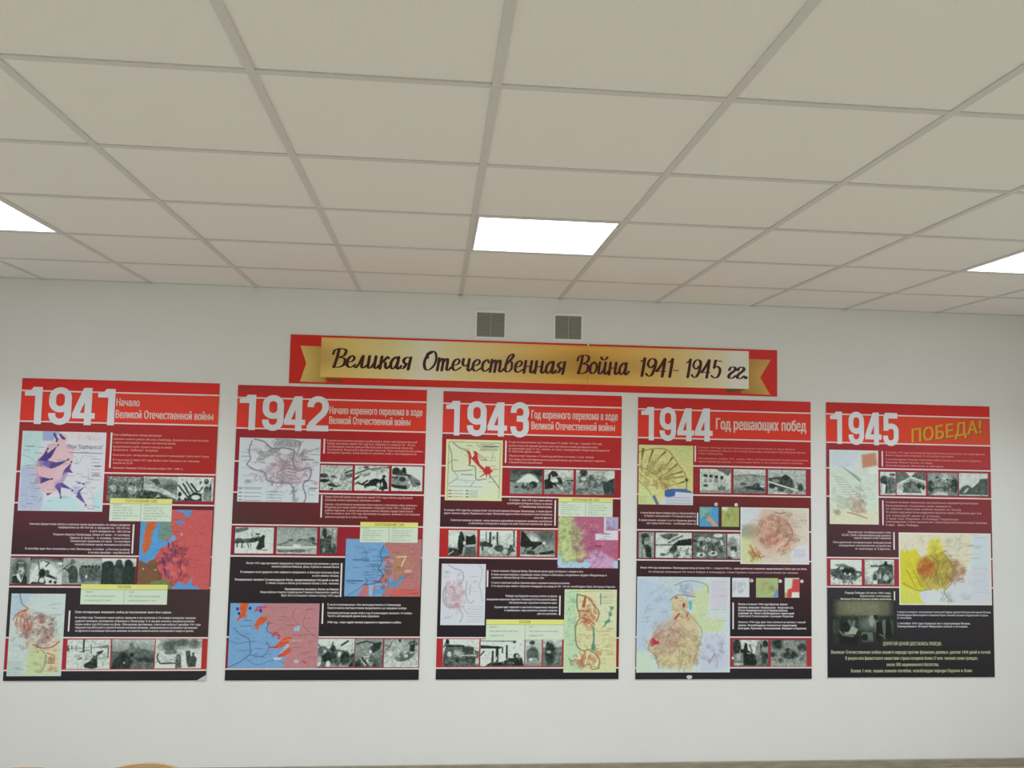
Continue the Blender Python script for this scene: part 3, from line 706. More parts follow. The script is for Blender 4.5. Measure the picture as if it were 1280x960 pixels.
PH['7b'] = (.78, .5, [('p', [(0, .5), (.6, .48), (1, .4), (1, 1), (0, 1)], .5), ('p', [(.12, .5), (.14, .2), (.25, .05), (.38, .05), (.48, .2), (.42, .3), (.3, .12), (.22, .2), (.2, .5), (.5, .55), (.55, .75), (.3, .62), (.22, .75), (.05, .8), (.05, .55)], .05), ('p', [(0, .42), (.15, .38), (.3, .5), (.3, .75), (.02, .8)], .06), ('e', .32, .2, .08, .09, .1), ('p', [(.2, .45), (.48, .35), (.55, .44), (.3, .52)], .88), ('p', [(.42, .32), (.55, .3), (.62, .45), (.62, .62), (.52, .55)], .12), ('p', [(.4, .55), (.65, .72), (.62, .85), (.45, .68)], .75), ('l', [(.78, .42), (1, .42)], 2.2, .15), ('e', .85, .55, .05, .04, .3), ('s', 8, (.3, .75, 1, .98), .3, .14, 1.3)], .4)
PH['7c'] = (.72, .45, [('e', .2, .1, .1, .14, .15), ('p', [(.05, .3), (.15, .2), (.3, .3), (.3, .5), (.1, .5)], .25), ('e', .2, .35, .08, .08, .75), ('e', .42, .35, .1, .18, .25), ('e', .35, .55, .07, .14, .2), ('e', .22, .58, .08, .12, .65), ('e', .55, .25, .1, .12, .68, .9), ('e', .5, .6, .08, .14, .3), ('e', .72, .3, .16, .2, .6, .9), ('e', .9, .2, .14, .16, .82, .9), ('p', [(.7, .6), (.85, .4), (1, .3), (1, 1), (.75, 1)], .18), ('e', .72, .5, .05, .07, .2), ('s', 22, (.05, .3, .75, .9), .22, .1, 2), ('s', 12, (.1, .4, .75, .8), .75, .07, 1.6), ('e', .1, .85, .12, .1, .35)], .45)
PH['8a'] = (.75, .45, [('e', .2, .35, .25, .35, .82, .9), ('p', [(.33, .6), (.35, .25), (.42, .1), (.5, .12), (.56, .3), (.58, .55), (.52, .95), (.38, .95)], .05), ('e', .44, .12, .05, .07, .1), ('p', [(.6, .2), (.75, .25), (.92, .15), (.96, .4), (.95, .55), (.6, .58)], .06), ('p', [(0, .72), (.35, .75), (.4, 1), (0, 1)], .12), ('l', [(0, .7), (.3, .74)], 2.5, .25), ('e', .56, .5, .05, .08, .75), ('l', [(.62, .6), (.92, .58)], 2, .7), ('p', [(.6, .66), (.95, .64), (.98, 1), (.56, 1)], .3), ('l', [(.55, .65), (.5, .95)], 2, .6), ('l', [(.02, .95), (.18, .82)], 2, .7)], .35)
PH['8b'] = (.85, .6, [('l', [(.17, .05), (.17, .5)], 1.8, .3), ('l', [(.28, .1), (.28, .58)], 3.6, .1), ('l', [(.47, .08), (.48, .55)], 2.8, .12), ('e', .37, .3, .03, .07, .3), ('l', [(.92, .02), (.93, .6)], 3, .25), ('s', 10, (.6, .2, .9, .5), .65, .08, 1.4), ('p', [(0, .45), (.15, .42), (.35, .55), (.35, .65), (0, .62)], .15), ('l', [(.08, .55), (.08, .78)], 3, .15), ('e', .52, .68, .13, .12, .18), ('p', [(.4, .6), (.62, .66), (.6, .85), (.45, .8)], .2), ('p', [(.8, .65), (.88, .55), (.95, .8), (.85, .85), (.8, .98), (.72, .98)], .22), ('l', [(.7, .68), (.95, .8)], 2, .2), ('e', .84, .6, .03, .05, .15), ('s', 10, (0, .85, .8, .98), .35, .12, 1.4)], .45)
PH['8c'] = (.5, .5, [('e', .7, .2, .35, .25, .3, 1), ('e', .35, .4, .2, .25, .75, .9), ('p', [(.02, 0), (.1, .05), (.25, .3), (.35, .45), (.3, .55), (.1, .65), (0, .6)], .04), ('p', [(.12, .55), (.3, .42), (.6, .42), (.66, .5), (.5, .6), (.4, .72), (.3, .75), (.35, .62), (.15, .68)], .06), ('e', .68, .48, .04, .06, .98), ('l', [(.66, .52), (.7, .75)], 1.4, .2), ('e', .3, .85, .12, .08, .15), ('l', [(.15, .72), (.12, .85)], 2, .1), ('p', [(.55, .85), (.75, .8), (.95, .75), (1, .85), (.8, .92), (.55, .95)], .12), ('p', [(0, .92), (1, .95), (1, 1), (0, 1)], .75), ('l', [(.05, .9), (.5, .92)], 2, .2)], .3)
PH['9a'] = (.85, .5, [('p', [(.08, .25), (.2, .2), (.85, .28), (.86, .4), (1, .45), (1, 1), (0, 1), (.02, .6)], .3), ('l', [(.1, .25), (.55, .25)], 3.5, .06), ('e', .12, .1, .05, .1, .06), ('l', [(.02, .3), (.1, .1), (.16, .18)], 2, .1), ('p', [(.32, .38), (.5, .4), (.52, .7), (.3, .65)], .6), ('e', .18, .55, .06, .1, .75), ('p', [(.55, .3), (.84, .3), (.82, .55), (.56, .52)], .16), ('l', [(.52, .6), (.88, .6)], 1.6, .8), ('l', [(.85, .45), (.9, .62)], 1.6, .8), ('e', .75, .78, .12, .12, .15), ('e', .95, .8, .05, .12, .7), ('s', 20, (.05, .55, .95, .98), .6, .08, 1.4), ('s', 14, (.05, .6, .95, .95), .08, .1, 2)], .45)
PH['9b'] = (.85, .8, [('l', [(0, .06), (.78, .08)], 1.6, .35), ('e', .77, .1, .04, .05, .15), ('p', [(0, .22), (.25, .25), (.5, .28), (.45, .35), (0, .34)], .08), ('l', [(.38, .3), (.38, .8)], 5, .06), ('l', [(.28, .45), (.28, .85)], 3.5, .1), ('l', [(.5, .3), (.5, .5)], 2.5, .1), ('l', [(.6, .25), (.6, .7)], 3.4, .06), ('e', .5, .7, .06, .16, .82), ('p', [(.1, 1), (.25, .85), (.5, .85), (.65, .7), (.95, .68), (1, 1)], .1), ('e', .82, .62, .07, .1, .1), ('e', .84, .62, .03, .06, .7), ('s', 14, (.1, .6, .95, .98), .7, .07, 1.4), ('l', [(0, .6), (.08, .45)], 3, .2), ('e', .35, .72, .03, .08, .75)], .45)
PH['9c'] = (.72, .6, [('e', .42, .22, .14, .13, .62), ('e', .42, .13, .16, .08, .15), ('e', .45, .52, .36, .22, .3), ('p', [(.12, .5), (.3, .38), (.62, .38), (.8, .52), (.85, .85), (.7, .7), (.25, .72), (.12, .9)], .3), ('e', .45, .82, .3, .12, .55), ('e', .35, .75, .08, .05, .85), ('l', [(.3, .4), (.6, .4)], 1.8, .15), ('p', [(0, .9), (1, .88), (1, 1), (0, 1)], .5)], .3)
PH['9d'] = (.75, .4, [('p', [(0, .32), (1, .3), (1, 1), (0, 1)], .38), ('e', .38, .55, .26, .4, .12), ('e', .25, .22, .1, .12, .15), ('e', .42, .3, .12, .12, .1), ('e', .3, .48, .12, .06, .6), ('s', 12, (.5, .4, .95, .9), .55, .1, 1.2)], .4)
PH['10a'] = (.8, .72, [('p', [(.5, 0), (1, 0), (1, .12), (.9, .3), (.75, .15)], .35), ('p', [(0, .1), (.55, .12), (.8, .4), (1, .55), (1, .9), (0, .95)], .74)] + [('p', [(.12 + .18 * k, .22 + .02 * k), (.24 + .17 * k, .23 + .02 * k), (.24 + .17 * k, .34 + .03 * k), (.12 + .18 * k, .33 + .03 * k)], .1) for k in range(4)] + [('e', .18 + .16 * k, .5, .05, .08, .5) for k in range(3)] + [('e', .18, .7, .07, .05, .12), ('e', .7, .82, .12, .1, .35), ('l', [(.55, .4), (.58, .85)], 1.6, .5), ('l', [(.68, .45), (.7, .8)], 1.4, .5), ('s', 10, (.5, .5, .95, .95), .45, .07, 1.4), ('p', [(0, .9), (1, .88), (1, 1), (0, 1)], .55)], .35)
PH['10b'] = (.8, .4, [('p', [(0, .3), (.4, .22), (1, .25), (1, .5), (0, .55)], .55), ('l', [(0, .3), (.5, .22), (1, .3)], 2, .4), ('e', .3, .62, .1, .06, .2), ('p', [(.2, .8), (.35, .72), (.6, .7), (.65, .6), (.8, .58), (.82, .7), (1, .85), (.9, .9), (.25, .92)], .18), ('e', .72, .62, .07, .06, .12), ('s', 10, (0, .5, 1, .75), .7, .15, 1.3), ('e', .9, .7, .08, .05, .75), ('p', [(0, .85), (.2, .78), (1, .92), (1, 1), (0, 1)], .4)], .4)
PH['10c'] = (.7, .62, [('p', [(0, .35), (.2, .3), (.4, .28), (.45, .18), (.55, .25), (.65, .4), (.7, .7), (.6, .8), (.05, .68)], .2), ('e', .45, .32, .08, .1, .08), ('e', .2, .45, .1, .08, .4), ('l', [(.02, .5), (.85, .88)], 2.6, .9), ('e', .1, .68, .08, .1, .12), ('e', .35, .8, .1, .1, .25), ('e', .86, .72, .07, .16, .15), ('l', [(.78, .5), (.8, .7)], 2, .3), ('l', [(.15, .95), (.6, .98)], 2, .85), ('s', 12, (.4, .7, .9, .95), .25, .08, 1.8), ('s', 6, (.1, .35, .6, .6), .6, .08, 1.2)], .4)
PH['11a'] = (.55, .5, [('e', .5, .28, .26, .24, .4), ('e', .4, .14, .26, .1, .15), ('p', [(.2, .2), (.35, .3), (.35, .6), (.2, .4)], .15), ('e', .52, .35, .16, .14, .55), ('l', [(.4, .3), (.65, .3)], 1.5, .15), ('p', [(.35, .5), (.6, .48), (.8, .6), (.85, 1), (.5, .95), (.45, .7)], .12), ('p', [(.05, .7), (.3, .6), (.5, 1), (0, 1)], .6), ('l', [(.25, .6), (.2, 1)], 1.4, .3), ('e', .85, .3, .1, .2, .65)], .35)
PH['11b'] = (.75, .8, [('p', [(.1, .1), (.4, .02), (.65, .05), (.4, .3), (.2, .22)], .3), ('p', [(.3, .35), (.5, .15), (.68, .12), (.6, .35), (.4, .45)], .7), ('p', [(.45, .5), (.65, .3), (1, .22), (1, .5), (.6, .52)], .05), ('l', [(0, .5), (.45, .48)], 3, .4), ('l', [(.35, .4), (.5, .3), (.75, .12)], 2.4, .25), ('s', 30, (.35, .55, .98, .95), .08, .07, 2.2), ('e', .52, .6, .08, .1, .12), ('s', 12, (.5, .7, .95, 1), .8, .07, 1.8), ('e', .2, .88, .08, .06, .35), ('e', .15, .7, .15, .1, .85)], .4)
PH['11c'] = (.35, .4, [('e', .22, .22, .14, .09, .7), ('e', .45, .25, .09, .09, .72), ('e', .12, .42, .1, .09, .55), ('e', .36, .58, .09, .09, .75), ('e', .22, .85, .15, .1, .78), ('e', .25, .88, .05, .03, .1), ('e', .6, .8, .14, .11, .72), ('e', .6, .8, .05, .04, .2), ('e', .62, .3, .1, .1, .6), ('e', .72, .42, .07, .08, .2), ('l', [(.85, .3), (.92, .65)], 4, .75), ('s', 30, (0, .1, .95, .95), .06, .09, 2.4), ('e', .75, .08, .14, .08, .8), ('p', [(.9, 0), (1, 0), (1, .6), (.95, .6)], .45)], .35)
PH['11d'] = (.8, .55, [('e', .4, .4, .35, .25, .5), ('l', [(0, .42), (.4, .38)], 2, .35), ('e', .5, .62, .25, .12, .15), ('e', .45, .8, .2, .16, .75), ('e', .9, .7, .15, .2, .65), ('p', [(0, .9), (.4, .95), (.4, 1), (0, 1)], .2)], .4)
PH['12a'] = (.65, .3, [('p', [(.2, 0), (.75, 0), (.65, .3), (.62, .6), (.35, .35), (.2, .5)], .78), ('e', .1, .25, .12, .3, .1), ('p', [(.3, .95), (.28, .4), (.34, .1), (.4, .15), (.42, .4), (.5, .45), (.65, .6), (.68, .85), (.6, .98)], .03), ('l', [(.46, .18), (.54, .45)], 2, .06), ('e', .25, .42, .05, .08, .05), ('e', .15, .65, .08, .14, .6), ('l', [(.4, .5), (.5, .52)], 2, .6), ('e', .8, .14, .12, .14, .5), ('e', .92, .15, .08, .14, .1), ('l', [(.8, .2), (.78, .7)], 4, .2), ('e', .9, .62, .12, .16, .12), ('e', .85, .78, .12, .12, .2), ('s', 18, (.6, .3, 1, .95), .5, .08, 1.8), ('e', .15, .92, .14, .06, .65)], .45)
PH['12b'] = (.4, .55, [('e', .2, .15, .16, .2, .1, .7), ('e', .5, .15, .2, .15, .5, .9), ('e', .88, .3, .14, .14, .15, .8), ('e', .55, .58, .2, .16, .08, .7), ('e', .48, .38, .08, .08, .15), ('e', .06, .55, .07, .1, .15), ('e', .28, .78, .07, .08, .15), ('e', .82, .75, .05, .05, .18), ('e', .55, .8, .25, .08, .55, .9), ('s', 14, (.1, .4, .9, .85), .2, .1, 1.8), ('s', 10, (.3, .1, .9, .7), .65, .12, 1.6)], .4)
PH['13a'] = (.8, .55, [('e', .25, .35, .26, .18, .18), ('e', .8, .12, .2, .06, .3), ('p', [(.4, .3), (.7, .2), (1, .3), (1, .95), (.35, .95)], .35), ('e', .35, .45, .12, .1, .1), ('p', [(.15, .5), (.35, .55), (.3, .95), (.1, .95)], .82), ('l', [(.42, .6), (.38, .95)], 3, .12), ('l', [(.55, .4), (.7, .9)], 2, .15), ('s', 10, (.4, .4, 1, .9), .6, .12, 1.6), ('p', [(0, .95), (1, .92), (1, 1), (0, 1)], .7)], .35)
PH['13b'] = (.45, .8, [('p', [(.3, 0), (.65, 0), (.5, .2)], .9), ('p', [(0, 0), (.3, 0), (.48, .2), (.2, .4), (0, .5)], .38), ('p', [(.65, 0), (1, 0), (1, .35), (.6, .25), (.5, .2)], .32), ('l', [(.1, .5), (.5, .22), (1, .42)], 3, .8), ('p', [(.2, .9), (.28, .55), (.5, .35), (.75, .5), (.85, .9)], .32), ('e', .38, .6, .16, .12, .22), ('e', .78, .58, .08, .12, .15), ('e', .92, .65, .06, .12, .18), ('e', .55, .65, .06, .14, .42), ('s', 16, (.15, .4, .9, .85), .6, .08, 1.4)], .4)
PH['13c'] = (.5, .4, [('e', .25, .25, .2, .16, .55, .9), ('e', .6, .2, .16, .2, .7, .9), ('e', .3, .22, .06, .05, .2), ('e', .65, .3, .05, .05, .2), ('e', .1, .6, .12, .25, .15), ('e', .88, .55, .14, .3, .15), ('e', .42, .62, .1, .06, .8), ('e', .5, .75, .3, .16, .3), ('p', [(.15, .95), (.35, .8), (.6, .85), (.7, 1), (.1, 1)], .7), ('s', 22, (.1, .3, .9, .8), .2, .09, 1.8), ('s', 16, (.15, .3, .9, .8), .7, .07, 1.6)], .4)
PH['13d'] = (.8, .75, [('p', [(0, .8), (.12, .6), (.3, .52), (.45, .65), (.6, .5), (.75, .25), (1, .22), (1, .95), (0, .95)], .28), ('p', [(.12, .85), (.3, .62), (.34, .7), (.2, .9)], .65), ('e', .65, .35, .04, .08, .85), ('s', 12, (.5, .4, 1, .9), .4, .1, 1.6)], .3)
PH['14a'] = (.88, .75, [('e', .33, .22, .18, .06, .4), ('p', [(0, .38), (.2, .36), (.3, .22), (.6, .25), (.75, .42), (1, .45), (1, .65), (.75, .8), (.3, .8), (0, .6)], .3), ('e', .5, .48, .12, .15, .05), ('e', .68, .52, .12, .22, .05), ('e', .25, .5, .15, .15, .3), ('e', .46, .56, .04, .05, .85), ('e', .62, .58, .04, .05, .85), ('e', .88, .58, .06, .06, .7), ('e', .36, .34, .06, .06, .7), ('s', 24, (.05, .4, .95, .9), .15, .08, 1.8), ('s', 10, (.1, .5, .9, .9), .75, .06, 1.6), ('l', [(.65, .85), (.7, .95)], 2.4, .2)], .45)
PH['14b'] = (.75, .5, [('e', .25, .4, .3, .4, .8, .9), ('l', [(.22, .25), (.45, .25)], 3.5, .3), ('p', [(.3, .55), (.45, .4), (.5, .22), (.75, .12), (.95, .2), (.98, .7), (.85, .95), (.45, .95), (.25, .8)], .2), ('e', .72, .15, .06, .1, .05), ('e', .82, .12, .06, .06, .8), ('e', .35, .68, .12, .2, .6), ('e', .35, .7, .07, .14, .2), ('e', .35, .9, .08, .08, .85), ('e', .72, .72, .1, .12, .75), ('s', 26, (.35, .3, .98, .95), .5, .09, 1.8), ('e', .52, .65, .04, .12, .75)], .45)

def figure_crowd():
    p = Pic(104, 74, (20, 20, 22), 77)
    p.vgrad((58, 60, 46), (20, 24, 26))
    p.ell(.5, .22, .5, .32, (120, 122, 98), .9, 1.2)
    p.poly([(0, .38), (1, .38), (1, 1), (0, 1)], (44, 54, 48), .9, 6)
    for k in range(16):
        x = .05 + .06 * k + p.rs.uniform(-.015, .015); y = .42 + p.rs.uniform(-.02, .03)
        p.ell(x, y, .022, .04, (40, 46, 34)); g = p.rs.choice([34, 60, 110, 130])
        p.ell(x, y + .17, .035, .15, (g * .85, g, g * .92), .8)
    p.ell(.55, .55, .12, .14, (130, 145, 132), .6, 1); p.ell(.63, .48, .05, .12, (150, 160, 148), .8)
    p.poly([(.7, .5), (.78, .5), (.8, .75), (.76, .95), (.68, .85)], (16, 20, 22)); p.ell(.69, .41, .03, .05, (30, 34, 26))
    p.poly([(.84, .5), (.92, .5), (.94, .85), (.84, .85)], (26, 26, 22)); p.ell(.87, .43, .025, .04, (40, 40, 20))
    p.poly([(.2, .68), (.34, .6), (.42, .66), (.38, .76), (.22, .76)], (150, 162, 145)); p.ell(.24, .62, .06, .1, (22, 28, 26))
    p.poly([(.12, .78), (.42, .8), (.46, .7), (.4, 1), (.14, 1)], (16, 20, 22)); p.line([(.14, .7), (.2, .78), (.34, .8)], 1.8, (120, 130, 115))
    p.poly([(.47, .72), (.64, .72), (.65, .92), (.48, .92)], (110, 122, 110), .8); p.ell(.52, .82, .05, .07, (20, 26, 26))
    p.line([(.82, .7), (.82, .85)], 1.6, (110, 115, 100)); p.line([(.75, .76), (.8, .8)], 1.6, (120, 120, 105))
    p.noise(6, 2); p.noise(4, 1)
    # the print fades into the black board on every side
    e = np.minimum(np.minimum(p.x / .12, (1 - p.x) / .12), np.minimum(p.y / .1, (1 - p.y) / .16))
    p.mix(1 - np.clip(e, 0, 1), (36, 35, 38))
    return p.out()
# ================================================================== MAPS ON THE BOARDS
def mp(name, w, h):
    """printed maps, colours 0-255"""
    sd = sum(map(ord, name))
    D = (70, 72, 84)
    if name == 'arrows_plan':
        p = Pic(w, h, (208, 210, 218), sd)
        p.poly([(0, 0), (.25, 0), (.22, .25), (.2, .45), (0, .5)], (176, 208, 208), 1, 8)
        p.poly([(0, .45), (.2, .45), (.2, .62), (.3, .8), (.28, 1), (0, 1)], (170, 182, 208), 1, 8)
        p.poly([(.24, 0), (.45, 0), (.36, .12), (.24, .12)], (150, 162, 205), 1, 3)
        p.poly([(.28, 1), (.32, .88), (.42, .82), (.62, .8), (.7, .9), (.8, 1)], (180, 212, 216), 1, 5)
        p.poly([(.88, .8), (1, .68), (1, 1), (.92, 1)], (178, 210, 214), 1, 4)
        p.poly([(.4, .1), (.48, .02), (.55, .04), (.52, .15), (.62, .2), (.62, .32), (.6, .5), (.52, .62), (.5, .75), (.3, .78), (.22, .66), (.2, .58), (.18, .5), (.2, .36), (.26, .26), (.3, .18)], (214, 176, 184), .95, 3)
        p.poly([(.5, 0), (.95, 0), (.9, .15), (.55, .14)], (216, 204, 208), .9, 5)
        p.ell(.3, .5, .12, .2, (205, 158, 168), .5, 1)
        p.poly([(.2, .36), (.26, .34), (.32, .4), (.24, .44), (.2, .42)], (150, 120, 160), .7, 5)
        A = (62, 50, 128); B = (128, 112, 178)
        for (a, b, c, d, w0) in [(.42, .11, .37, .02, .012), (.44, .03, .49, .09, .016)]: p.arrow(a, b, c, d, .012, w0, A)
        p.poly([(.2, .37), (.26, .3), (.3, .22), (.31, .28), (.42, .18), (.36, .32), (.3, .38)], A, .95)
        p.poly([(.28, .36), (.42, .39), (.56, .355), (.46, .43), (.36, .47), (.26, .42)], A, .9); p.poly([(.22, .37), (.36, .385), (.34, .46), (.22, .43)], B, .7, 5)
        p.poly([(.5, .55), (.52, .48), (.6, .39), (.585, .47), (.63, .52), (.56, .51)], A, .9); p.poly([(.47, .62), (.52, .5), (.57, .52), (.52, .64)], (150, 128, 170), .6, 4)
        p.poly([(.23, .57), (.38, .6), (.25, .66)], A, .95); p.ell(.22, .61, .04, .05, (150, 128, 180), .6)
        p.poly([(.44, .66), (.5, .64), (.63, .73), (.54, .71), (.49, .7), (.5, .83), (.46, .74), (.42, .7)], A, .92); p.ell(.46, .67, .05, .05, (130, 112, 178), .5, 1)
        p.poly([(.66, .62), (.76, .65), (.7, .655)], A, .8); p.poly([(.7, .74), (.78, .68), (.72, .76), (.8, .91), (.68, .82)], A, .85); p.ell(.67, .73, .05, .05, (150, 145, 195), .5, 1)
        p.poly([(.32, .78), (.4, .77), (.34, .81)], (110, 40, 80), .9)
        for q in [(.56, .35), (.6, .38), (.43, .17), (.31, .22), (.5, .09), (.63, .74), (.5, .83), (.76, .655), (.8, .92), (.41, .12), (.38, .6)]: p.ell(q[0], q[1], .012, .012, (30, 28, 50))
        p.line([(.0, .3), (.1, .33), (.18, .4), (.2, .5), (.22, .6), (.18, .66), (.26, .72)], .9, (120, 130, 150), .6, True)
        p.line([(.6, .3), (.66, .33), (.66, .4), (.7, .38), (.74, .3), (.9, .32)], .9, (130, 132, 140), .6, True)
        p.line([(.8, .45), (.82, .6), (.78, .68), (.86, .76), (.9, .9)], 1, (130, 135, 145), .6, True)
        p.squig(14, (.6, .03, .95, .12), (150, 150, 158), .5, .07, .8)
        p.labels(14, (.02, .1, .2, .95), D, .8, (.06, .12)); p.labels(26, (.25, .12, .85, .88), D, .7, (.05, .1)); p.labels(4, (.75, .92, .9, .97), D, .8, (.06, .1))
        p.rows((.84, .34, .97, .6), 7, (80, 82, 90), .7, .8); p.line([(.88, .43), (.95, .43)], 1.6, (30, 30, 40)); p.ell(.9, .54, .05, .02, (150, 130, 130), .7)
        p.squig(10, (.05, .7, .3, .95), (110, 120, 150), .5, .08, .8)
        p.line([(.57, .262), (.97, .268)], 1.2, (70, 70, 84), .8)
    elif name == 'red_blue_1941':
        p = Pic(w, h, (200, 84, 84), sd); p.wander = 1.0
        p.poly([(0, 0), (.35, 0), (.3, .45), (.12, .68), (0, .64)], (70, 145, 205))
        p.poly([(.1, .12), (.26, .15), (.17, .3), (.16, .45), (.08, .58), (.04, .5), (.06, .3)], (200, 96, 48))
        p.poly([(.3, .14), (.42, .14), (.44, .3), (.36, .4), (.26, .38), (.26, .24)], (104, 142, 128))
        p.poly([(.2, .25), (.26, .28), (.24, .4), (.4, .4), (.44, .3), (.5, .36), (.4, .44), (.28, .5), (.22, .62), (.1, .66), (.16, .44)], (72, 150, 210))
        p.poly([(0, .64), (.12, .68), (.24, .6), (.26, .72), (.34, .86), (.44, .96), (.42, 1), (0, 1)], (122, 84, 58))
        p.poly([(.2, .9), (.38, .88), (.5, .95), (.45, 1), (.1, 1)], (108, 128, 74), 1, 3)
        p.poly([(.5, 0), (.72, 0), (.7, .08), (.62, .1), (.58, .03), (.5, .03)], (90, 140, 190)); p.poly([(.48, .15), (.56, .13), (.62, .17), (.54, .2)], (80, 130, 185))
        p.ell(.47, .36, .035, .03, (110, 160, 200)); p.ell(.58, .31, .015, .02, (150, 150, 180))
        p.poly([(.5, .97), (.58, .9), (.66, .95), (.76, .86), (.75, .94), (.9, 1), (.48, 1)], (76, 146, 208))
        p.squig(46, (.3, .42, .66, .9), (96, 34, 66), .75, .1, 1.3); p.squig(14, (.34, .45, .5, .85), (60, 44, 110), .8, .08, 1.6)
        p.squig(16, (.34, .5, .62, .85), (225, 140, 140), .6, .1, 1)
        for q in [(.4, .42), (.46, .42), (.33, .61), (.37, .76), (.5, .5)]: p.line([q, (q[0] + .01, q[1] + .05)], 2, (50, 36, 90), .9)
        p.line([(.5, .45), (.6, .52), (.58, .7), (.6, .8), (.52, .92)], 1.6, (110, 40, 60), .8, True)
        p.labels(16, (.1, .1, .5, .8), (50, 40, 60), .5); p.labels(14, (.55, .15, .88, .85), (120, 44, 52), .5, (.05, .12))
        p.ell(.07, .75, .01, .008, (230, 220, 210)); p.ell(.24, .76, .01, .008, (230, 220, 210))
        p.line([(.3, .66), (.24, .7), (.3, .8), (.44, .88)], 1, (90, 60, 60), .5, True)
    elif name == 'battle_1941':
        p = Pic(w, h, (188, 206, 200), sd); p.wander = 1.6
        p.poly([(0, 0), (.4, 0), (.2, .25), (0, .3)], (170, 192, 205), 1, 8)
        p.poly([(.4, .62), (.65, .66), (.72, .85), (.6, 1), (.35, 1), (.36, .8)], (190, 208, 150), 1, 8)
        p.poly([(.7, .66), (.95, .6), (.95, .95), (.65, 1), (.75, .85)], (206, 200, 160), 1, 6)
        p.poly([(.12, .25), (.3, .12), (.45, .24), (.72, .28), (.8, .45), (.95, .58), (.8, .68), (.5, .66), (.3, .6), (.2, .48), (.08, .38)], (206, 180, 160), .6, 8)
        O = (176, 88, 56); G = (96, 92, 92)
        for q in [(.05, .32), (.1, .38), (.2, .4), (.28, .42), (.35, .45)]: p.line([(.3, .19), ((.3 + q[0]) / 2 - .04, .24), q], 1.6, O, .85, True)
        p.squig(60, (.25, .22, .8, .62), (120, 84, 90), .75, .12, 1.1); p.squig(26, (.1, .25, .75, .65), G, .7, .12, 1)
        p.squig(24, (.3, .2, .9, .68), O, .6, .12, 1.5); p.squig(40, (.25, .24, .8, .62), (110, 78, 84), .8, .08, 1.3); p.squig(20, (.05, .2, .4, .5), O, .6, .1, 1.6, 1.2)
        p.line([(.45, .62), (.6, .66), (.8, .65), (.93, .58)], 2.2, (184, 70, 50), .85, True); p.line([(.6, .68), (.7, .75), (.68, .88), (.62, .95)], 2, (150, 130, 90), .8, True)
        p.line([(.72, .72), (.85, .76), (.84, .84), (.74, .84)], 2, O, .8, True); p.ell(.79, .8, .05, .035, (150, 110, 80), .7)
        p.squig(14, (.65, .68, .92, .95), (170, 110, 70), .6, .08, 1.2)
        p.line([(.15, 0), (.2, .12), (.32, .18)], 2.2, (110, 120, 135), .8, True)
        p.labels(34, (.05, .03, .9, .95), G, .5, (.06, .14)); p.rows((.02, .83, .32, .98), 7, (110, 125, 125), .6, .7)
        p.squig(14, (.5, .75, .7, .98), (110, 130, 100), .5, .08, 1)
    elif name == 'battle_1942':
        p = Pic(w, h, (206, 218, 224), sd)
        G = (112, 108, 116); V = (160, 128, 144)
        p.ell(.52, .38, .4, .34, (196, 188, 196), .5, 1); p.ell(.6, .55, .22, .16, (190, 160, 174), .5, 1)
        rs = p.rs
        for k in range(13): p.line([(.42 + .026 * k, .13), (.46 + .026 * k, .04)], 1.8, G, .8)
        for k in range(9): p.line([(.2 + .03 * k, .4 - .02 * k), (.28 + .03 * k, .22 - .01 * k)], 1.5, G, .7)
        p.line([(.15, .05), (.12, .2), (.14, .34), (.1, .42), (.2, .5), (.32, .54), (.36, .66), (.5, .7), (.62, .7), (.68, .78), (.7, .98)], 2.2, G, .85, True)
        p.line([(.18, .02), (.3, .06), (.4, .16), (.55, .15), (.68, .2), (.66, .34), (.72, .5), (.88, .46), (.88, .62), (.8, .72), (.84, .9), (.82, 1)], 2.6, G, .85, True)
        p.line([(.44, .02), (.7, .03), (.74, .12), (.7, .25)], 2.4, G, .7, True)
        for k in range(6): p.line([(.5 + .02 * k, .52 - .05 * k), (.62 + .01 * k, .46 - .05 * k)], 2.2, (150, 120, 134), .8)
        for k in range(5): p.line([(.6, .42 + .05 * k), (.7, .44 + .05 * k)], 1.6, G, .8)
        p.line([(.48, .62), (.6, .7), (.78, .68)], 4, V, .6, True)
        p.squig(90, (.12, .03, .78, .66), G, .7, .1, 1.3); p.squig(46, (.42, .35, .86, .72), V, .75, .09, 1.6)
        p.squig(14, (.66, .7, .82, .98), G, .7, .07, 1.4); p.squig(12, (.72, .12, .95, .5), V, .6, .07, 1.6)
        p.squig(22, (.25, .5, .7, .84), (118, 122, 132), .6, .12, .9)
        p.line([(.85, .2), (.98, .14)], 1, G); p.line([(.78, .33), (.92, .33)], 1.4, (60, 60, 70)); p.labels(16, (.02, .1, .12, .75), G, .6); p.labels(16, (.75, .1, .92, .9), (80, 80, 90), .7)
        p.line([(0, .78), (.3, .78)], .9, G); p.rows((.08, .8, .3, .98), 4, (100, 104, 110), .9, 1, .1); p.rows((.36, .84, .56, .98), 4, (100, 104, 110), .8, .9, .2)
        for k in range(4): p.line([(.02, .8 + .058 * k), (.05, .8 + .058 * k)], 2, (120, 80, 92), .8)
        p.ell(.96, .7, .02, .03, (200, 150, 160)); p.labels(4, (.86, .77, .88, .82), (50, 50, 60), .9, (.08, .1)); p.labels(5, (.08, .64, .1, .7), (70, 70, 80), .8, (.06, .08))
    elif name == 'front_south':
        p = Pic(w, h, (108, 158, 205), sd); p.wander = 1.0
        p.poly([(.52, 0), (1, 0), (1, 1), (.5, 1), (.46, .8), (.44, .74), (.52, .6), (.52, .3)], (178, 112, 108))
        p.poly([(.62, .88), (1, .86), (1, 1), (.6, 1)], (204, 92, 88), 1, 4); p.poly([(.2, .95), (.25, .8), (.42, .82), (.4, 1), (.18, 1)], (186, 112, 116))
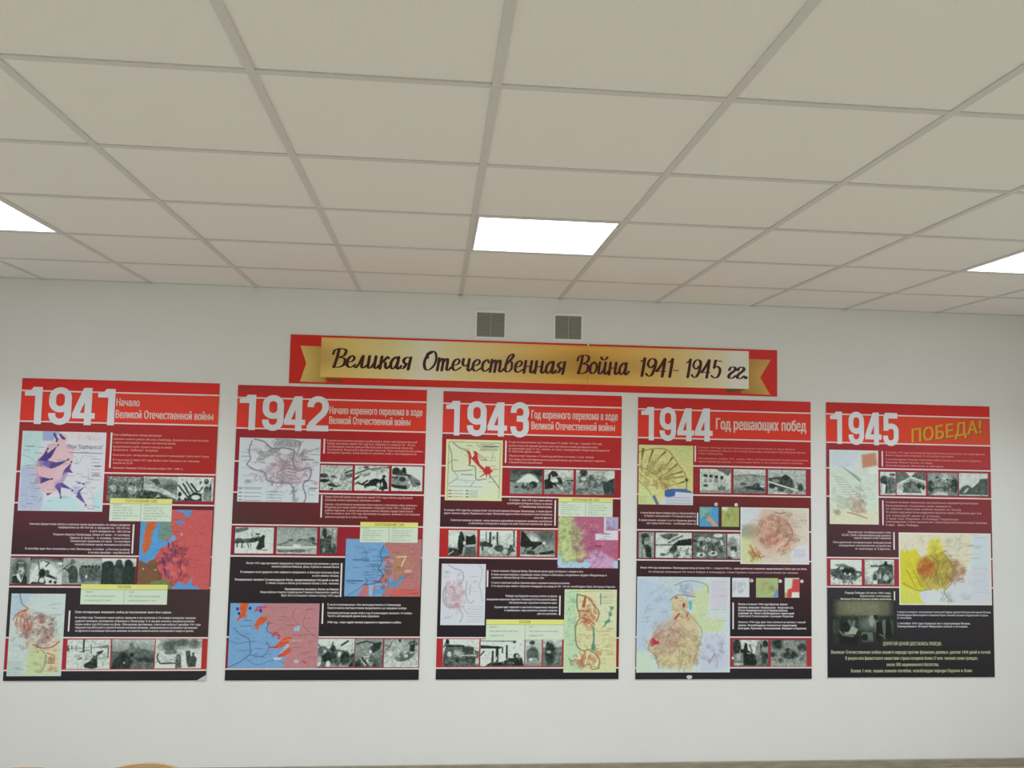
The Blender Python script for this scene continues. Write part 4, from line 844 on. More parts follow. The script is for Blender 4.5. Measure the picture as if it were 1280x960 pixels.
        p.ell(.7, .45, .16, .2, (176, 128, 96), .8, 1); p.ell(.57, .4, .07, .06, (200, 134, 150), .8)
        p.poly([(.42, .22), (.5, .12), (.55, .2), (.62, .32), (.52, .28), (.46, .26), (.44, .4), (.42, .35)], (84, 148, 205))
        p.poly([(.5, .52), (.58, .47), (.62, .42), (.6, .5), (.52, .56)], (90, 140, 190)); p.poly([(.58, .78), (.7, .72), (.76, .62), (.78, .68), (.68, .82), (.6, .84)], (60, 150, 212))
        p.poly([(.58, .68), (.64, .6), (.62, .78), (.58, .78)], (100, 150, 200)); p.poly([(.36, .96), (.42, .88), (.55, .87), (.5, .95)], (70, 155, 215)); p.poly([(.32, .8), (.38, .8), (.37, 1), (.32, 1)], (128, 176, 215))
        p.poly([(.4, .78), (.55, .76), (.56, .82), (.4, .84)], (118, 170, 214))
        p.line([(.22, .14), (.28, .24), (.27, .34)], 1, (60, 80, 120), .7); p.line([(.5, .1), (.46, .25), (.48, .4), (.44, .52), (.5, .62), (.44, .75)], 1.6, (56, 70, 120), .8, True)
        p.line([(.27, .66), (.3, .75), (.26, .8), (.45, .76)], 1.2, (50, 70, 120), .8, True); p.line([(.05, .98), (.2, .86), (.26, .78)], 1, (60, 80, 120), .7)
        p.line([(.68, .31), (.8, .3), (.76, .4), (.74, .48)], 2, (232, 210, 190), .95); p.line([(.73, .3), (.8, .31)], 1.2, (214, 190, 110)); p.ell(.83, .56, .05, .03, (212, 160, 150))
        p.labels(30, (.02, .04, .42, .82), (38, 54, 100), .8, (.06, .14)); p.labels(28, (.5, .12, .88, .95), (110, 44, 50), .7, (.06, .12)); p.squig(16, (.4, .15, .62, .8), (60, 60, 110), .6, .08, 1.4)
        p.line([(.4, .75), (.5, .75)], 1.6, (180, 60, 70), .9); p.labels(1, (.1, .36, .12, .37), (34, 48, 100), 1, (.2, .22), 1.8); p.labels(1, (.02, .72, .03, .73), (34, 48, 100), 1, (.2, .22), 1.8)
    elif name == 'front_north':
        p = Pic(w, h, (108, 158, 204), sd); p.wander = 1.0
        p.poly([(.38, 0), (1, 0), (1, 1), (.6, 1), (.64, .82), (.62, .6), (.5, .5), (.44, .42), (.42, .3), (.38, .2), (.3, .1)], (184, 122, 126))
        O = (214, 84, 40)
        p.poly([(.1, 0), (.2, 0), (.18, .15), (.17, .27), (.15, .2), (.07, .3), (.08, .26), (.12, .18)], O); p.poly([(.26, .36), (.32, .22), (.4, .2), (.42, .26), (.36, .32), (.33, .34), (.31, .46), (.3, .36)], O)
        p.poly([(.5, .7), (.55, .62), (.62, .52), (.7, .53), (.66, .62), (.58, .68)], O); p.poly([(.56, .82), (.66, .68), (.7, .72), (.68, .78), (.6, .83)], O)
        p.poly([(.56, .78), (.66, .62), (.68, .66), (.6, .76)], (150, 180, 215))
        for q in [(.08, .09), (.22, .08), (.1, .16), (.34, .12)]: p.ell(q[0], q[1], .016, .025, (40, 40, 140))
        p.line([(.35, .08), (.28, .12), (.3, .06), (.4, .06)], 2.2, (190, 40, 90), .9); p.line([(.48, .52), (.52, .45), (.56, .5), (.55, .56)], 2, (190, 40, 60), .9, True)
        p.line([(.45, .68), (.54, .68)], 2.4, (200, 40, 60)); p.line([(.56, .82), (.6, .8)], 3, (190, 40, 80)); p.poly([(.72, .38), (.8, .33), (.78, .43), (.72, .43)], (140, 178, 214))
        p.line([(0, .58), (.1, .62), (.2, .6), (.32, .59)], 1.2, (60, 90, 140), .7, True); p.line([(.05, .38), (.12, .48), (.22, .55), (.24, .68), (.24, .78), (.14, .9), (.02, .98)], 1.5, (50, 80, 130), .8, True)
        p.line([(.24, .8), (.38, .82), (.45, .7), (.42, .6)], 1.4, (50, 80, 130), .7, True); p.line([(.2, .85), (.32, .95), (.5, .88), (.62, .92)], 1, (60, 90, 140), .7, True)
        p.line([(.44, .28), (.42, .42), (.5, .48), (.54, .5)], 1.6, (140, 40, 60), .8, True)
        p.line([(.88, .05), (.82, .3), (.86, .4), (.95, .5), (1, .54)], 1, (140, 80, 96), .7, True); p.line([(.74, .05), (.7, .2), (.76, .3), (.8, .36)], 1, (140, 80, 96), .7, True)
        p.labels(16, (.02, .05, .45, .85), (46, 66, 110), .8, (.05, .1)); p.labels(26, (.5, .04, .9, .95), (130, 60, 76), .75, (.05, .11))
        p.labels(8, (.4, .56, .8, .6), (226, 214, 214), .7, (.03, .05)); p.ell(.76, .9, .03, .03, (180, 175, 190)); p.poly([(.82, .87), (.88, .92), (.86, .94)], (190, 70, 80)); p.poly([(.5, .84), (.6, .84), (.58, .88), (.52, .88)], (226, 216, 200), .7)
    elif name == 'stalingrad_yellow':
        p = Pic(w, h, (208, 218, 176), sd)
        p.ell(.35, .72, .4, .2, (202, 216, 204), .9, 1); p.frame((222, 218, 150), 3, 1)
        G = (100, 104, 84)
        for seg in ([(.06, .04), (.96, .05)], [(.96, .05), (.95, .96)], [(.05, .04), (.04, .97)]): p.line(seg, 1, G, .7)
        p.line([(.12, .05), (.22, .13), (.35, .18), (.45, .3), (.6, .42), (.7, .5), (.8, .6), (.95, .78)], 1.6, (94, 90, 90), .85, True)
        p.line([(.04, .1), (.1, .24), (.12, .5), (.2, .52), (.45, .5)], 1.5, G, .8, True); p.line([(.4, .42), (.52, .45), (.53, .6), (.56, .66), (.72, .64)], 1.8, G, .8, True)
        p.line([(.04, .4), (.12, .34), (.2, .34)], 1.2, G, .7, True); p.line([(.52, .67), (.44, .77)], 1.2, G, .7); p.line([(.16, .54), (.22, .62), (.18, .66), (.05, .74)], 1.1, G, .7, True); p.line([(.2, .66), (.48, .68)], 1, (140, 150, 160), .8)
        p.line([(.54, .05), (.58, .12)], 1.1, G, .7); p.line([(.83, .2), (.8, .35)], 1, G, .6)
        Rr = (196, 38, 42)
        p.poly([(.36, .16), (.42, .2), (.46, .3), (.5, .25), (.48, .18), (.55, .2), (.56, .3), (.6, .4), (.72, .5), (.7, .54), (.56, .42), (.48, .34), (.44, .3), (.44, .4), (.41, .42), (.4, .25)], Rr)
        p.poly([(.66, .52), (.72, .42), (.74, .46), (.78, .42), (.78, .48), (.84, .5), (.78, .56), (.74, .54), (.73, .62), (.7, .56)], Rr); p.ell(.74, .5, .06, .06, Rr)
        p.arrow(.7, .55, .6, .62, .012, .004, Rr); p.line([(.55, .22), (.66, .3), (.72, .33)], 1.3, (150, 50, 50), .8); p.line([(.56, .26), (.62, .33), (.7, .34)], 1.3, (150, 50, 50), .7); p.arrow(.78, .56, .78, .64, .008, .004, (120, 60, 60))
        p.rows((.6, .07, .92, .17), 5, (84, 88, 70), .8, .9, .3); p.line([(.66, .105), (.92, .108)], 1.7, (70, 74, 60), .8)
        p.labels(26, (.08, .08, .85, .72), G, .7, (.05, .1)); p.line([(.28, .575), (.48, .58)], 1.6, (100, 106, 120), .8); p.labels(3, (.8, .42, .84, .5), (150, 60, 60), .8)
        p.line([(.05, .77), (.65, .775)], .9, G, .7); p.rows((.14, .84, .33, .94), 3, G, .8, .8, .1); p.rows((.44, .84, .6, .94), 4, G, .8, .8, .2)
        for k in range(3): p.line([(.07, .84 + .05 * k), (.11, .84 + .05 * k)], 2, (150, 60, 56), .9); p.line([(.37, .84 + .05 * k), (.41, .84 + .05 * k)], 2, (90, 70, 60), .8)
    elif name == 'kursk':
        p = Pic(w, h, (208, 214, 224), sd); G = (140, 136, 148); V = (176, 140, 150)
        p.ell(.3, .5, .2, .22, (204, 186, 192), .8, 1)
        p.line([(.15, .02), (.3, .08), (.45, .12), (.5, .22), (.46, .3), (.4, .36)], 2, G, .8, True)
        p.line([(.08, .38), (.05, .5), (.07, .62), (.14, .7), (.3, .72)], 3, (160, 160, 168), .9, True); p.line([(.12, .32), (.1, .5), (.14, .66), (.3, .7)], 1.6, G, .8, True)
        p.line([(.85, .02), (.92, .1), (.9, .25), (.86, .34), (.9, .45), (.94, .62)], 2, (165, 172, 186), .9, True); p.line([(.58, .28), (.56, .48), (.6, .6), (.68, .64), (.74, .6)], 1.8, G, .7, True); p.line([(.66, .34), (.64, .5)], 2, G, .6)
        p.squig(50, (.12, .2, .5, .8), G, .6, .12, 1.1); p.squig(50, (.14, .34, .48, .74), V, .7, .1, 1.3); p.ell(.36, .67, .06, .04, (170, 110, 126), .6); p.ell(.24, .38, .06, .03, (180, 130, 140), .6)
        p.line([(.4, .7), (.5, .84), (.44, .95)], 2, G, .7, True); p.line([(.5, .7), (.6, .82)], 1.6, G, .6); p.rows((.6, .7, .97, .94), 7, (140, 144, 156), .8, .8, .05)
        p.labels(5, (.04, .12, .1, .22), (90, 90, 104), .8, (.08, .12)); p.labels(5, (.55, .14, .75, .5), G, .7, (.12, .18)); p.labels(4, (.05, .84, .2, .92), G, .8, (.12, .18)); p.line([(.8, .28), (.72, .3)], 1.6, G, .7)
    elif name == 'green_magenta':
        p = Pic(w, h, (176, 92, 124), sd); p.wander = 1.6
        p.poly([(0, 0), (.24, 0), (.3, .2), (.4, .4), (.42, .6), (.48, .75), (.4, .82), (.1, .9), (0, .8)], (178, 194, 128), 1, 6)
        p.poly([(.22, .05), (.36, .2), (.42, .5), (.5, .7), (.36, .72), (.22, .55), (.2, .3)], (166, 140, 126), .8, 10)
        p.poly([(0, .68), (.06, .7), (.1, .88), (.28, .86), (.4, .9), (.52, .8), (.6, .85), (.52, 1), (0, 1)], (156, 200, 218), 1, 3)
        p.poly([(.52, .7), (.7, .65), (.9, .8), (1, .9), (1, 1), (.55, 1)], (196, 150, 188), 1, 6); p.ell(.97, .93, .05, .08, (165, 205, 222))
        p.squig(90, (0, .03, .4, .9), (120, 130, 76), .7, .09, 1.2, .5, .3); p.squig(50, (.02, .03, .4, .85), (206, 216, 160), .6, .09, 1.2, .4, .3); p.squig(60, (.3, .1, .72, .85), (140, 66, 92), .6, .09, 1.3); p.squig(30, (.35, .1, .72, .85), (208, 150, 170), .5, .08, 1.2)
        p.squig(20, (.5, .6, .75, .95), (130, 80, 130), .6, .08, 1.3); p.poly([(.78, 0), (1, 0), (1, .24), (.78, .24)], (170, 160, 196)); p.squig(14, (.8, .02, .97, .22), (110, 100, 150), .6, .08, 1.2)
        p.poly([(.76, 0), (.79, 0), (.79, .34), (.76, .34)], (205, 200, 215)); p.poly([(.62, .33), (1, .32), (1, .45), (.62, .45)], (216, 214, 222)); p.poly([(.79, .26), (1, .26), (1, .34), (.79, .34)], (216, 214, 222)); p.labels(5, (.7, .29, .82, .42), (110, 100, 120), .8, (.1, .15))
        p.line([(.62, .56), (.72, .58)], 2.6, (150, 30, 60), .9); p.labels(12, (.5, .1, .9, .8), (120, 50, 84), .6)
    elif name == 'dnieper':
        p = Pic(w, h, (206, 206, 156), sd); p.wander = 1.6
        p.poly([(0, 0), (.3, 0), (.24, .3), (.22, .5), (.3, .75), (.2, .85), (.4, 1), (0, 1)], (176, 210, 168), 1, 8); p.poly([(.6, 0), (1, 0), (1, .45), (.72, .45), (.64, .2)], (204, 210, 168), 1, 6)
        O = (176, 84, 60)
        p.line([(.24, .06), (.45, .1), (.58, .2), (.66, .28), (.62, .38)], 2.4, (140, 100, 70), .9, True); p.line([(.24, .06), (.24, .2), (.3, .34), (.22, .44), (.24, .66), (.36, .74), (.5, .73), (.68, .84), (.66, .95)], 2.4, (130, 108, 76), .9, True)
        p.line([(.22, .44), (.4, .38), (.54, .44)], 1.6, O, .6, True)
        p.squig(36, (.3, .1, .6, .44), O, .75, .13, 1.6); p.squig(36, (.2, .74, .66, .92), O, .75, .12, 1.6); p.line([(.28, .26), (.46, .26)], 3, O, .8, True); p.line([(.34, .34), (.5, .37)], 3, O, .9); p.arrow(.4, .08, .36, .22, .012, .02, O)
        p.line([(.1, .83), (.14, .86), (.26, .85), (.34, .92), (.5, .9), (.55, .96), (.68, .95)], 2, (120, 130, 90), .9, True); p.squig(10, (.6, .64, .7, .78), O, .6, .08, 1.4)
        p.line([(.56, .46), (.57, .6), (.55, .7)], 3.2, (70, 130, 110), .95, True); p.poly([(.53, .66), (.6, .66), (.6, .74), (.52, .73)], (70, 130, 108), .9); p.poly([(.88, .2), (.93, .22), (.86, .4), (.74, .46), (.76, .4), (.84, .36)], (84, 146, 112), .95, 2)
        p.squig(40, (.3, .44, .95, .9), (176, 160, 84), .6, .12, 1.2); p.squig(24, (.05, .05, .25, .7), (110, 150, 116), .6, .1, 1.2); p.labels(34, (.05, .05, .85, .95), (110, 110, 70), .6, (.08, .14))
        p.rows((.72, .05, .95, .16), 5, (130, 130, 140), .6, .8); p.line([(.69, .05), (.69, .18)], 2, (110, 90, 110), .8); p.line([(.1, .03), (.9, .02)], .9, (130, 130, 90), .6); p.frame((196, 212, 160), 1.8, .8)
    elif name == 'ukraine_fans':
        p = Pic(w, h, (206, 204, 130), sd)
        p.poly([(0, .7), (.25, .8), (.3, 1), (0, 1)], (196, 212, 140), 1, 6); p.poly([(.6, 0), (1, 0), (1, .3), (.8, .3)], (194, 206, 130), 1, 6)
        B = (110, 84, 40)
        for (x0, y0, x1, y1, ww) in [(.08, .06, .05, .28, .02), (.26, .08, .18, .3, .016), (.5, .1, .32, .26, .014), (.62, .2, .5, .36, .014), (.7, .32, .52, .46, .014), (.8, .44, .58, .5, .014), (.83, .52, .58, .56, .01), (.84, .61, .66, .66, .012)]:
            p.arrow(x0, y0, x1, y1, ww * 1.2, .003, B, .85); p.line([(x1, y1), (x1 + (x1 - x0) * .4, y1 + (y1 - y0) * .4)], 1, B, .6)
        p.line([(0, .12), (.1, .1), (.3, .06), (.52, .08), (.64, .2), (.74, .34), (.84, .46), (.88, .58)], 2, (140, 104, 60), .7, True); p.ell(.88, .58, .035, .03, (96, 76, 60)); p.line([(.88, .6), (.88, .74)], 1.6, (90, 84, 70))
        p.squig(70, (.05, .3, .6, .75), (130, 116, 56), .7, .13, 1.2); p.squig(30, (.05, .15, .7, .7), (180, 160, 84), .6, .12, 1.4); p.squig(20, (.35, .3, .7, .6), (150, 90, 56), .5, .1, 1.3)
        p.line([(0, .36), (.15, .42), (.3, .5), (.45, .64), (.55, .74)], 1.3, (110, 100, 60), .7, True); p.line([(0, .6), (.16, .74), (.24, .84)], 1.2, (110, 100, 60), .7, True)
        p.poly([(.48, .76), (.6, .73), (.86, .73), (.98, .78), (.98, .86), (.66, .86), (.6, .88), (.48, .86)], (56, 96, 168)); p.poly([(.25, .86), (.3, .84), (.38, 1), (.33, 1)], (70, 106, 150), 1, 2)
        p.poly([(.4, 1), (.44, .88), (.66, .86), (.68, .78), (1, .8), (1, 1)], (206, 214, 226)); p.rows((.5, .88, .98, .97), 3, (110, 116, 130), .8, 1, .1); p.labels(22, (.03, .1, .9, .7), (120, 120, 60), .6); p.rows((.03, .87, .2, .97), 4, (120, 120, 70), .6, .8)
    elif name == 'bagration':
        p = Pic(w, h, (206, 196, 178), sd); p.wander = 1.6
        p.poly([(0, 0), (.32, 0), (.26, .3), (0, .36)], (202, 212, 220), 1, 8); p.poly([(0, .5), (.2, .5), (.22, .75), (.35, 1), (0, 1)], (198, 206, 150), 1, 8); p.ell(.12, .42, .16, .12, (140, 148, 118), .8, .9); p.poly([(.76, .68), (1, .66), (1, 1), (.74, .98)], (206, 210, 218), 1, 5)
        p.ell(.48, .42, .28, .34, (196, 146, 122), .7, 1); p.ell(.44, .56, .12, .1, (184, 92, 74), .5, 1); p.ell(.62, .68, .16, .06, (214, 178, 160), .9, .8)
        p.squig(110, (.26, .12, .76, .8), (150, 92, 78), .7, .12, 1.2, .25, .5); p.squig(40, (.3, .12, .72, .75), (218, 176, 152), .7, .1, 1.3, .25, .5); p.squig(20, (.5, .1, .7, .5), (120, 96, 66), .6, .1, 1.2)
        p.line([(.14, .68), (.2, .8), (.28, .88), (.34, .86)], 3, (180, 112, 66), .8, True); p.squig(16, (.14, .66, .34, .88), (166, 96, 50), .7, .1, 1.8); p.line([(.72, .3), (.76, .45), (.7, .6), (.64, .7)], 2, (150, 96, 86), .7, True)
        p.line([(.5, .08), (.58, .1), (.66, .08)], 2, (110, 90, 70), .7, True); p.labels(18, (.68, .1, .9, .6), (140, 120, 110), .6, (.08, .14)); p.rows((.78, .74, .96, .86), 5, (130, 140, 160), .6, .8); p.labels(10, (.05, .05, .4, .95), (130, 130, 110), .6)
        p.frame((214, 218, 214), 2.2, .95)
    elif name == 'leningrad_big':
        p = Pic(w, h, (192, 208, 210), sd); p.wander = 1.6
        p.poly([(0, 0), (.42, .1), (.36, .5), (.14, .6), (.12, .8), (0, .8)], (174, 196, 214), 1, 8); p.poly([(.64, .1), (.78, .06), (.76, .42), (.95, .45), (.9, .58), (.68, .58), (.6, .4), (.58, .2)], (192, 208, 164), 1, 6)
        p.poly([(0, .78), (.15, .8), (.2, 1), (0, 1)], (190, 212, 190), 1, 8); p.poly([(.7, .6), (.95, .6), (1, .95), (.68, 1)], (190, 200, 218), 1, 8); p.poly([(.1, 0), (.7, 0), (.7, .12), (.5, .2), (.36, .14)], (182, 200, 206), 1, 8)
        p.poly([(.36, .24), (.46, .2), (.56, .26), (.52, .36), (.62, .4), (.68, .58), (.66, .8), (.58, .98), (.26, .96), (.18, .82), (.12, .72), (.22, .58), (.34, .52), (.38, .4)], (200, 190, 146), .95, 5)
        p.ell(.36, .56, .16, .12, (186, 160, 150), .7, 1); p.ell(.28, .7, .16, .1, (200, 170, 150), .5, 1)
        p.squig(150, (.2, .52, .66, .94), (150, 124, 88), .7, .1, 1.1, .6, .5); p.squig(50, (.25, .5, .64, .9), (216, 202, 150), .7, .09, 1.2, .6, .5); p.squig(40, (.22, .5, .5, .75), (160, 100, 96), .6, .09, 1.2)
        for a in (-.5, -.15, .2, .5, .8): p.line([(.22, .69), (.22 - .07 * math.cos(a), .69 - .07 * math.sin(a))], 2.6, (196, 40, 54), .95)
        p.ell(.22, .69, .02, .02, (196, 40, 54)); p.line([(.41, .44), (.45, .39)], 3.4, (190, 50, 56)); p.line([(.53, .42), (.55, .38)], 2.6, (190, 60, 56)); p.ell(.5, .3, .015, .025, (180, 50, 46)); p.ell(.42, .22, .02, .012, (190, 80, 70))
        p.poly([(.55, .26), (.59, .25), (.59, .34), (.56, .35)], (84, 180, 196)); p.line([(.36, .24), (.44, .19), (.62, .21)], 2, (150, 120, 80), .8, True); p.squig(20, (.38, .22, .58, .46), (170, 110, 90), .6, .07, 1.3)
        p.line([(.2, .62), (.12, .75), (.2, .82), (.24, .96)], 1.6, (120, 100, 80), .7, True); p.line([(.52, .36), (.66, .5), (.7, .6), (.64, .8), (.6, .92)], 1.6, (150, 140, 96), .8, True)
        p.line([(.4, .09), (.55, .04), (.74, .08), (.76, .16)], 1.4, (100, 120, 110), .7, True); p.squig(40, (.05, .04, .4, .95), (120, 140, 160), .5, .09, 1); p.squig(16, (.42, .04, .6, .18), (100, 120, 160), .6, .08, 1.2)
        p.squig(30, (.7, .62, .93, .95), (130, 124, 150), .6, .08, 1.2); p.line([(.78, .9), (.84, .8)], 2, (160, 90, 90), .7); p.poly([(.78, .02), (.99, .02), (.99, .32), (.78, .32)], (206, 206, 218)); p.rows((.8, .05, .98, .34), 13, (150, 148, 165), .7, .8, .1); p.labels(30, (.02, .05, .9, .95), (110, 124, 140), .5)
    elif name == 'prussia':
        p = Pic(w, h, (196, 210, 196), sd); p.wander = 1.6
        p.poly([(0, 0), (.7, 0), (.5, .25), (.1, .25), (0, .3)], (198, 212, 222), 1, 8); p.poly([(.66, .06), (.95, .03), (.98, .2), (.68, .24)], (190, 120, 90), .9, 4); p.poly([(0, .75), (.6, .85), (1, .8), (1, 1), (0, 1)], (206, 208, 176), 1, 8); p.ell(.9, .28, .1, .05, (220, 222, 220), .8)
        for k in range(9): p.line([(.25 + .05 * k, .22 + .02 * k), (.62, .42)], 1.2, (120, 140, 130), .7)
        for k in range(8): p.line([(.08 + .03 * k, .36 + .035 * k), (.3 + .04 * k, .38 + .03 * k)], 1.2, (130, 150, 130), .6, True)
        for k in range(6): p.line([(.15, .62 + .03 * k), (.35, .66 + .025 * k)], 1.6, (140, 130, 96), .6)
        p.poly([(.4, .6), (.5, .66), (.66, .76), (.78, .84), (.6, .84), (.5, .74)], (190, 140, 112), .7, 5); p.squig(40, (.35, .5, .75, .85), (140, 110, 90), .6, .12, 1.4); p.line([(.36, .84), (.6, .88), (.76, .92)], 2, (156, 110, 76), .8, True)
        p.squig(30, (.05, .2, .9, .9), (140, 156, 140), .5, .12, 1.1); p.labels(20, (.6, .3, .9, .85), (140, 160, 140), .5); p.squig(10, (.05, .78, .2, .88), (120, 110, 90), .6, .1, 1.3)
    elif name == 'berlin':
        p = Pic(w, h, (206, 212, 222), sd); p.wander = 1.6
        p.poly([(0, 0), (.8, 0), (.8, .3), (.72, .6), (.3, .4), (0, .3)], (210, 206, 180), 1, 6); p.poly([(.8, 0), (1, 0), (1, .45), (.78, .5)], (200, 214, 220), 1, 5)
        p.poly([(0, .26), (.2, .24), (.24, .45), (.3, .75), (.2, .85), (.26, 1), (0, 1)], (208, 200, 44), 1, 4); p.poly([(.34, .1), (.44, .08), (.48, .25), (.5, .5), (.4, .55), (.3, .3)], (210, 204, 60), 1, 4)
        p.poly([(.2, .35), (.35, .3), (.5, .3), (.6, .45), (.58, .65), (.5, .78), (.3, .8), (.2, .7)], (188, 172, 60), .9, 6); p.poly([(0, .72), (.2, .8), (.26, 1), (0, 1)], (204, 212, 80), 1, 6)
        p.ell(.31, .48, .09, .1, (200, 120, 44), .9, 1); p.ell(.62, .52, .08, .12, (196, 150, 120), .7, 1); p.poly([(.28, .9), (.36, .8), (.45, .82), (.5, 1), (.28, 1)], (204, 216, 218), 1, 5)
        p.squig(110, (.2, .28, .66, .76), (130, 110, 44), .7, .09, 1.2, .9, .5); p.squig(30, (.24, .38, .4, .6), (180, 70, 36), .7, .07, 1.6); p.squig(24, (.54, .4, .72, .65), (150, 96, 76), .6, .07, 1.3)
        for k in range(3): p.line([(.08 + .07 * k, .52), (.18 + .07 * k, .76)], 1.4, (140, 130, 40), .8)
        p.line([(.04, .7), (.2, .8), (.34, .78)], 1.8, (120, 130, 40), .7, True); p.line([(.34, .32), (.42, .42), (.4, .6), (.44, .74)], 1.6, (110, 110, 50), .7, True); p.line([(.48, .28), (.58, .48), (.56, .7), (.48, .82), (.56, .95)], 1.6, (120, 116, 76), .7, True)
        p.squig(26, (.02, .04, .75, .26), (150, 144, 130), .5, .09, 1); p.rows((.8, .46, .97, .82), 12, (150, 160, 170), .6, .8, .2); p.squig(14, (.45, .78, .58, .98), (110, 120, 100), .6, .06, 1.3); p.labels(6, (.64, .78, .7, .95), (120, 120, 150), .7); p.labels(20, (.05, .05, .8, .9), (130, 124, 90), .5)
        p.labels(10, (.7, .02, .84, .3), (110, 110, 110), .5); p.frame((222, 224, 206), 2.6, .95)
    elif name == 'crimea':
        p = Pic(w, h, (64, 152, 206), sd)
        p.poly([(0, 0), (.65, 0), (.6, .4), (.3, .5), (.1, .55), (0, .6)], (116, 178, 166), 1, 5); p.poly([(.35, .45), (.6, .5), (.75, .65), (1, 1), (.7, 1), (.55, .8), (.35, .7)], (196, 150, 124), 1, 4); p.ell(.38, .42, .12, .1, (130, 150, 116), .9); p.squig(14, (.1, .05, .6, .5), (60, 130, 160), .6, .15, 1.2)
    elif name == 'pontic':
        p = Pic(w, h, (160, 174, 98), sd)
        p.poly([(0, 0), (.38, 0), (.3, .2), (0, .15)], (206, 220, 190), 1, 3); p.squig(20, (.1, .15, .9, .8), (128, 140, 66), .7, .2, 1.4, .4, .3); p.squig(8, (.1, .2, .9, .8), (190, 200, 130), .6, .15, 1.2)
    elif name == 'kar_grey':
        p = Pic(w, h, (206, 216, 222), sd); p.squig(40, (.15, .15, .85, .75), (150, 160, 170), .7, .16, 1.1)
    elif name == 'green_sea':
        p = Pic(w, h, (162, 182, 120), sd); p.poly([(1, .5), (.85, .7), (.78, 1), (1, 1)], (96, 140, 196), 1, 3); p.ell(.35, .35, .2, .18, (176, 160, 116), .7, 1); p.ell(.7, .5, .12, .14, (120, 136, 76), .7, 1); p.squig(24, (.1, .1, .85, .9), (130, 150, 84), .6, .14, 1)
    elif name == 'red_patch':
        p = Pic(w, h, (196, 208, 190), sd); p.poly([(.55, .05), (1, .05), (1, .75), (.55, .75), (.45, 1), (.15, 1), (.2, .6), (.5, .5)], (204, 64, 64), 1, 2); p.poly([(.5, .72), (1, .72), (1, 1), (.48, 1)], (226, 228, 214)); p.poly([(0, .75), (.2, .8), (.15, 1), (0, 1)], (176, 150, 80), 1, 3)
    p.noise(3.5, 2); p.noise(3.5, 1)
    g = p.a.mean(-1, keepdims=True); p.a = g + (p.a - g) * .86
    return p.out()
# ================================================================== THE FIVE BOARDS
WHT = (226, 229, 233); LINE = (240, 226, 222); TXR = (222, 168, 160); TXW = (222, 216, 218)
def board(corners, x0, x1, zt, zb, label):
    sh = Sheet(corners, x0, x1 - x0, zt, zb, 'poster', label, 'poster')
    box_obj('backing_board', 0, sh.w, -sh.th + .0002, 0, 0, sh.h, M_PVC, sh.root)
    return sh
def ground(sh, xl, ys, cols, colr):
    """the printed ground: bands between the white rules, each with its own left and right colour, top and bottom"""
    vs = [0] + [sh.q(xl, y)[1] for y in ys] + [sh.h]
    for k in range(len(vs) - 1):
        (lt, lb), (rt, rb) = cols[k], colr[k]
        t = np.linspace(0, 1, 7)[None, :, None]; v = np.linspace(0, 1, 5)[:, None, None]
        L = np.array(lt, float) * (1 - v) + np.array(lb, float) * v; Rr = np.array(rt, float) * (1 - v) + np.array(rb, float) * v
        sh.grid('printed_band', (0, vs[k], sh.w, vs[k + 1]), 0, (L * (1 - t) + Rr * t) * ([1.09, 1.08, 1.07, 1.03] + [1.0] * 9)[k])
    for v in vs[1:-1]:
        sh.quad('printed_rule', (0, v - .0042, sh.w, v + .0042), 1, LINE)
def year(sh, digs):
    for ch, x0, y0, x1, y1 in digs:
        u0, v0 = sh.q(x0, y0); u1, v1 = sh.q(x1, y1)
        sh.flat('year_numeral', digit_polys(ch, u0, u1, v0, v1), 5, ink(WHT))
def heading(sh, lines, col=(236, 206, 196), bold=.030):
    """lines: text, x0, x1, baseline y at left, cap height px"""
    L = []
    for tx, x0, x1, yb, cap in lines:
        u0, v = sh.q(x0, yb); _, v2 = sh.q(x0, yb - cap)
        L.append((tx, u0, sh.q(x1, yb)[0], v, v - v2, bold))
    letters(sh, 'heading', L, 4, ink(col))
def photos(sh, items):
    for i, (k, r) in enumerate(items):
        w = int(max(14, (r[2] - r[0]) * 1.5)); h = int(max(12, (r[3] - r[1]) * 1.5))
        sh.grid('photograph', sh.rect(*r), 2, photo(PH[k], w, h, 11 + sum(map(ord, k)) * 7))
def pmap(sh, name, r, layer=2.6, f=1.5):
    w = int((r[2] - r[0]) * f); h = int((r[3] - r[1]) * f)
    o = sh.grid('map', sh.rect(*r), layer, mp(name, w, h))
    return o
def table(sh, r, hb, title, tr, left, right):
    R0 = sh.rect(*r); u0, v0, u1, v1 = R0
    vh = sh.q(r[0], hb)[1]
    T_ = sh.quad('data_table', R0, 3.6, (205, 220, 200))
    sh.quad('table_header', (u0, v0, u1, vh), 3.9, (212, 214, 124), parent=T_)
    um = (u0 + u1) / 2
    sh.flat('table_rule', [[(um - .001, vh), (um + .001, vh), (um + .001, v1), (um - .001, v1)], [(u0, vh), (u1, vh), (u1, vh + .002), (u0, vh + .002)]], 4.2, ink((130, 140, 110)), T_)
    cap = (vh - v0) * .52
    letters(sh, 'table_title', [(title, sh.q(tr[0], r[1])[0], sh.q(tr[1], r[1])[0], (v0 + vh) / 2 + cap / 2, cap, .02)], 4.4, ink((136, 124, 44)), T_)
    for side, rows_ in ((u0, left), (um, right)):
        L = []
        hw = (u1 - u0) / 2
        for k, (tx, f) in enumerate(rows_):
            n = max(len(left), len(right)); vv = vh + (v1 - vh) * (k + .75) / (n + .5)
            L.append((tx, side + hw * .1, side + hw * (.1 + .88 * f), vv, min(.0095, (v1 - vh) / (n + .5) * .5), .0))
        letters(sh, 'table_figures', L, 4.2, ink((112, 128, 110)), T_)

RED1 = ((178, 34, 32), (184, 38, 34)); RED2 = ((200, 48, 38), (196, 52, 40))
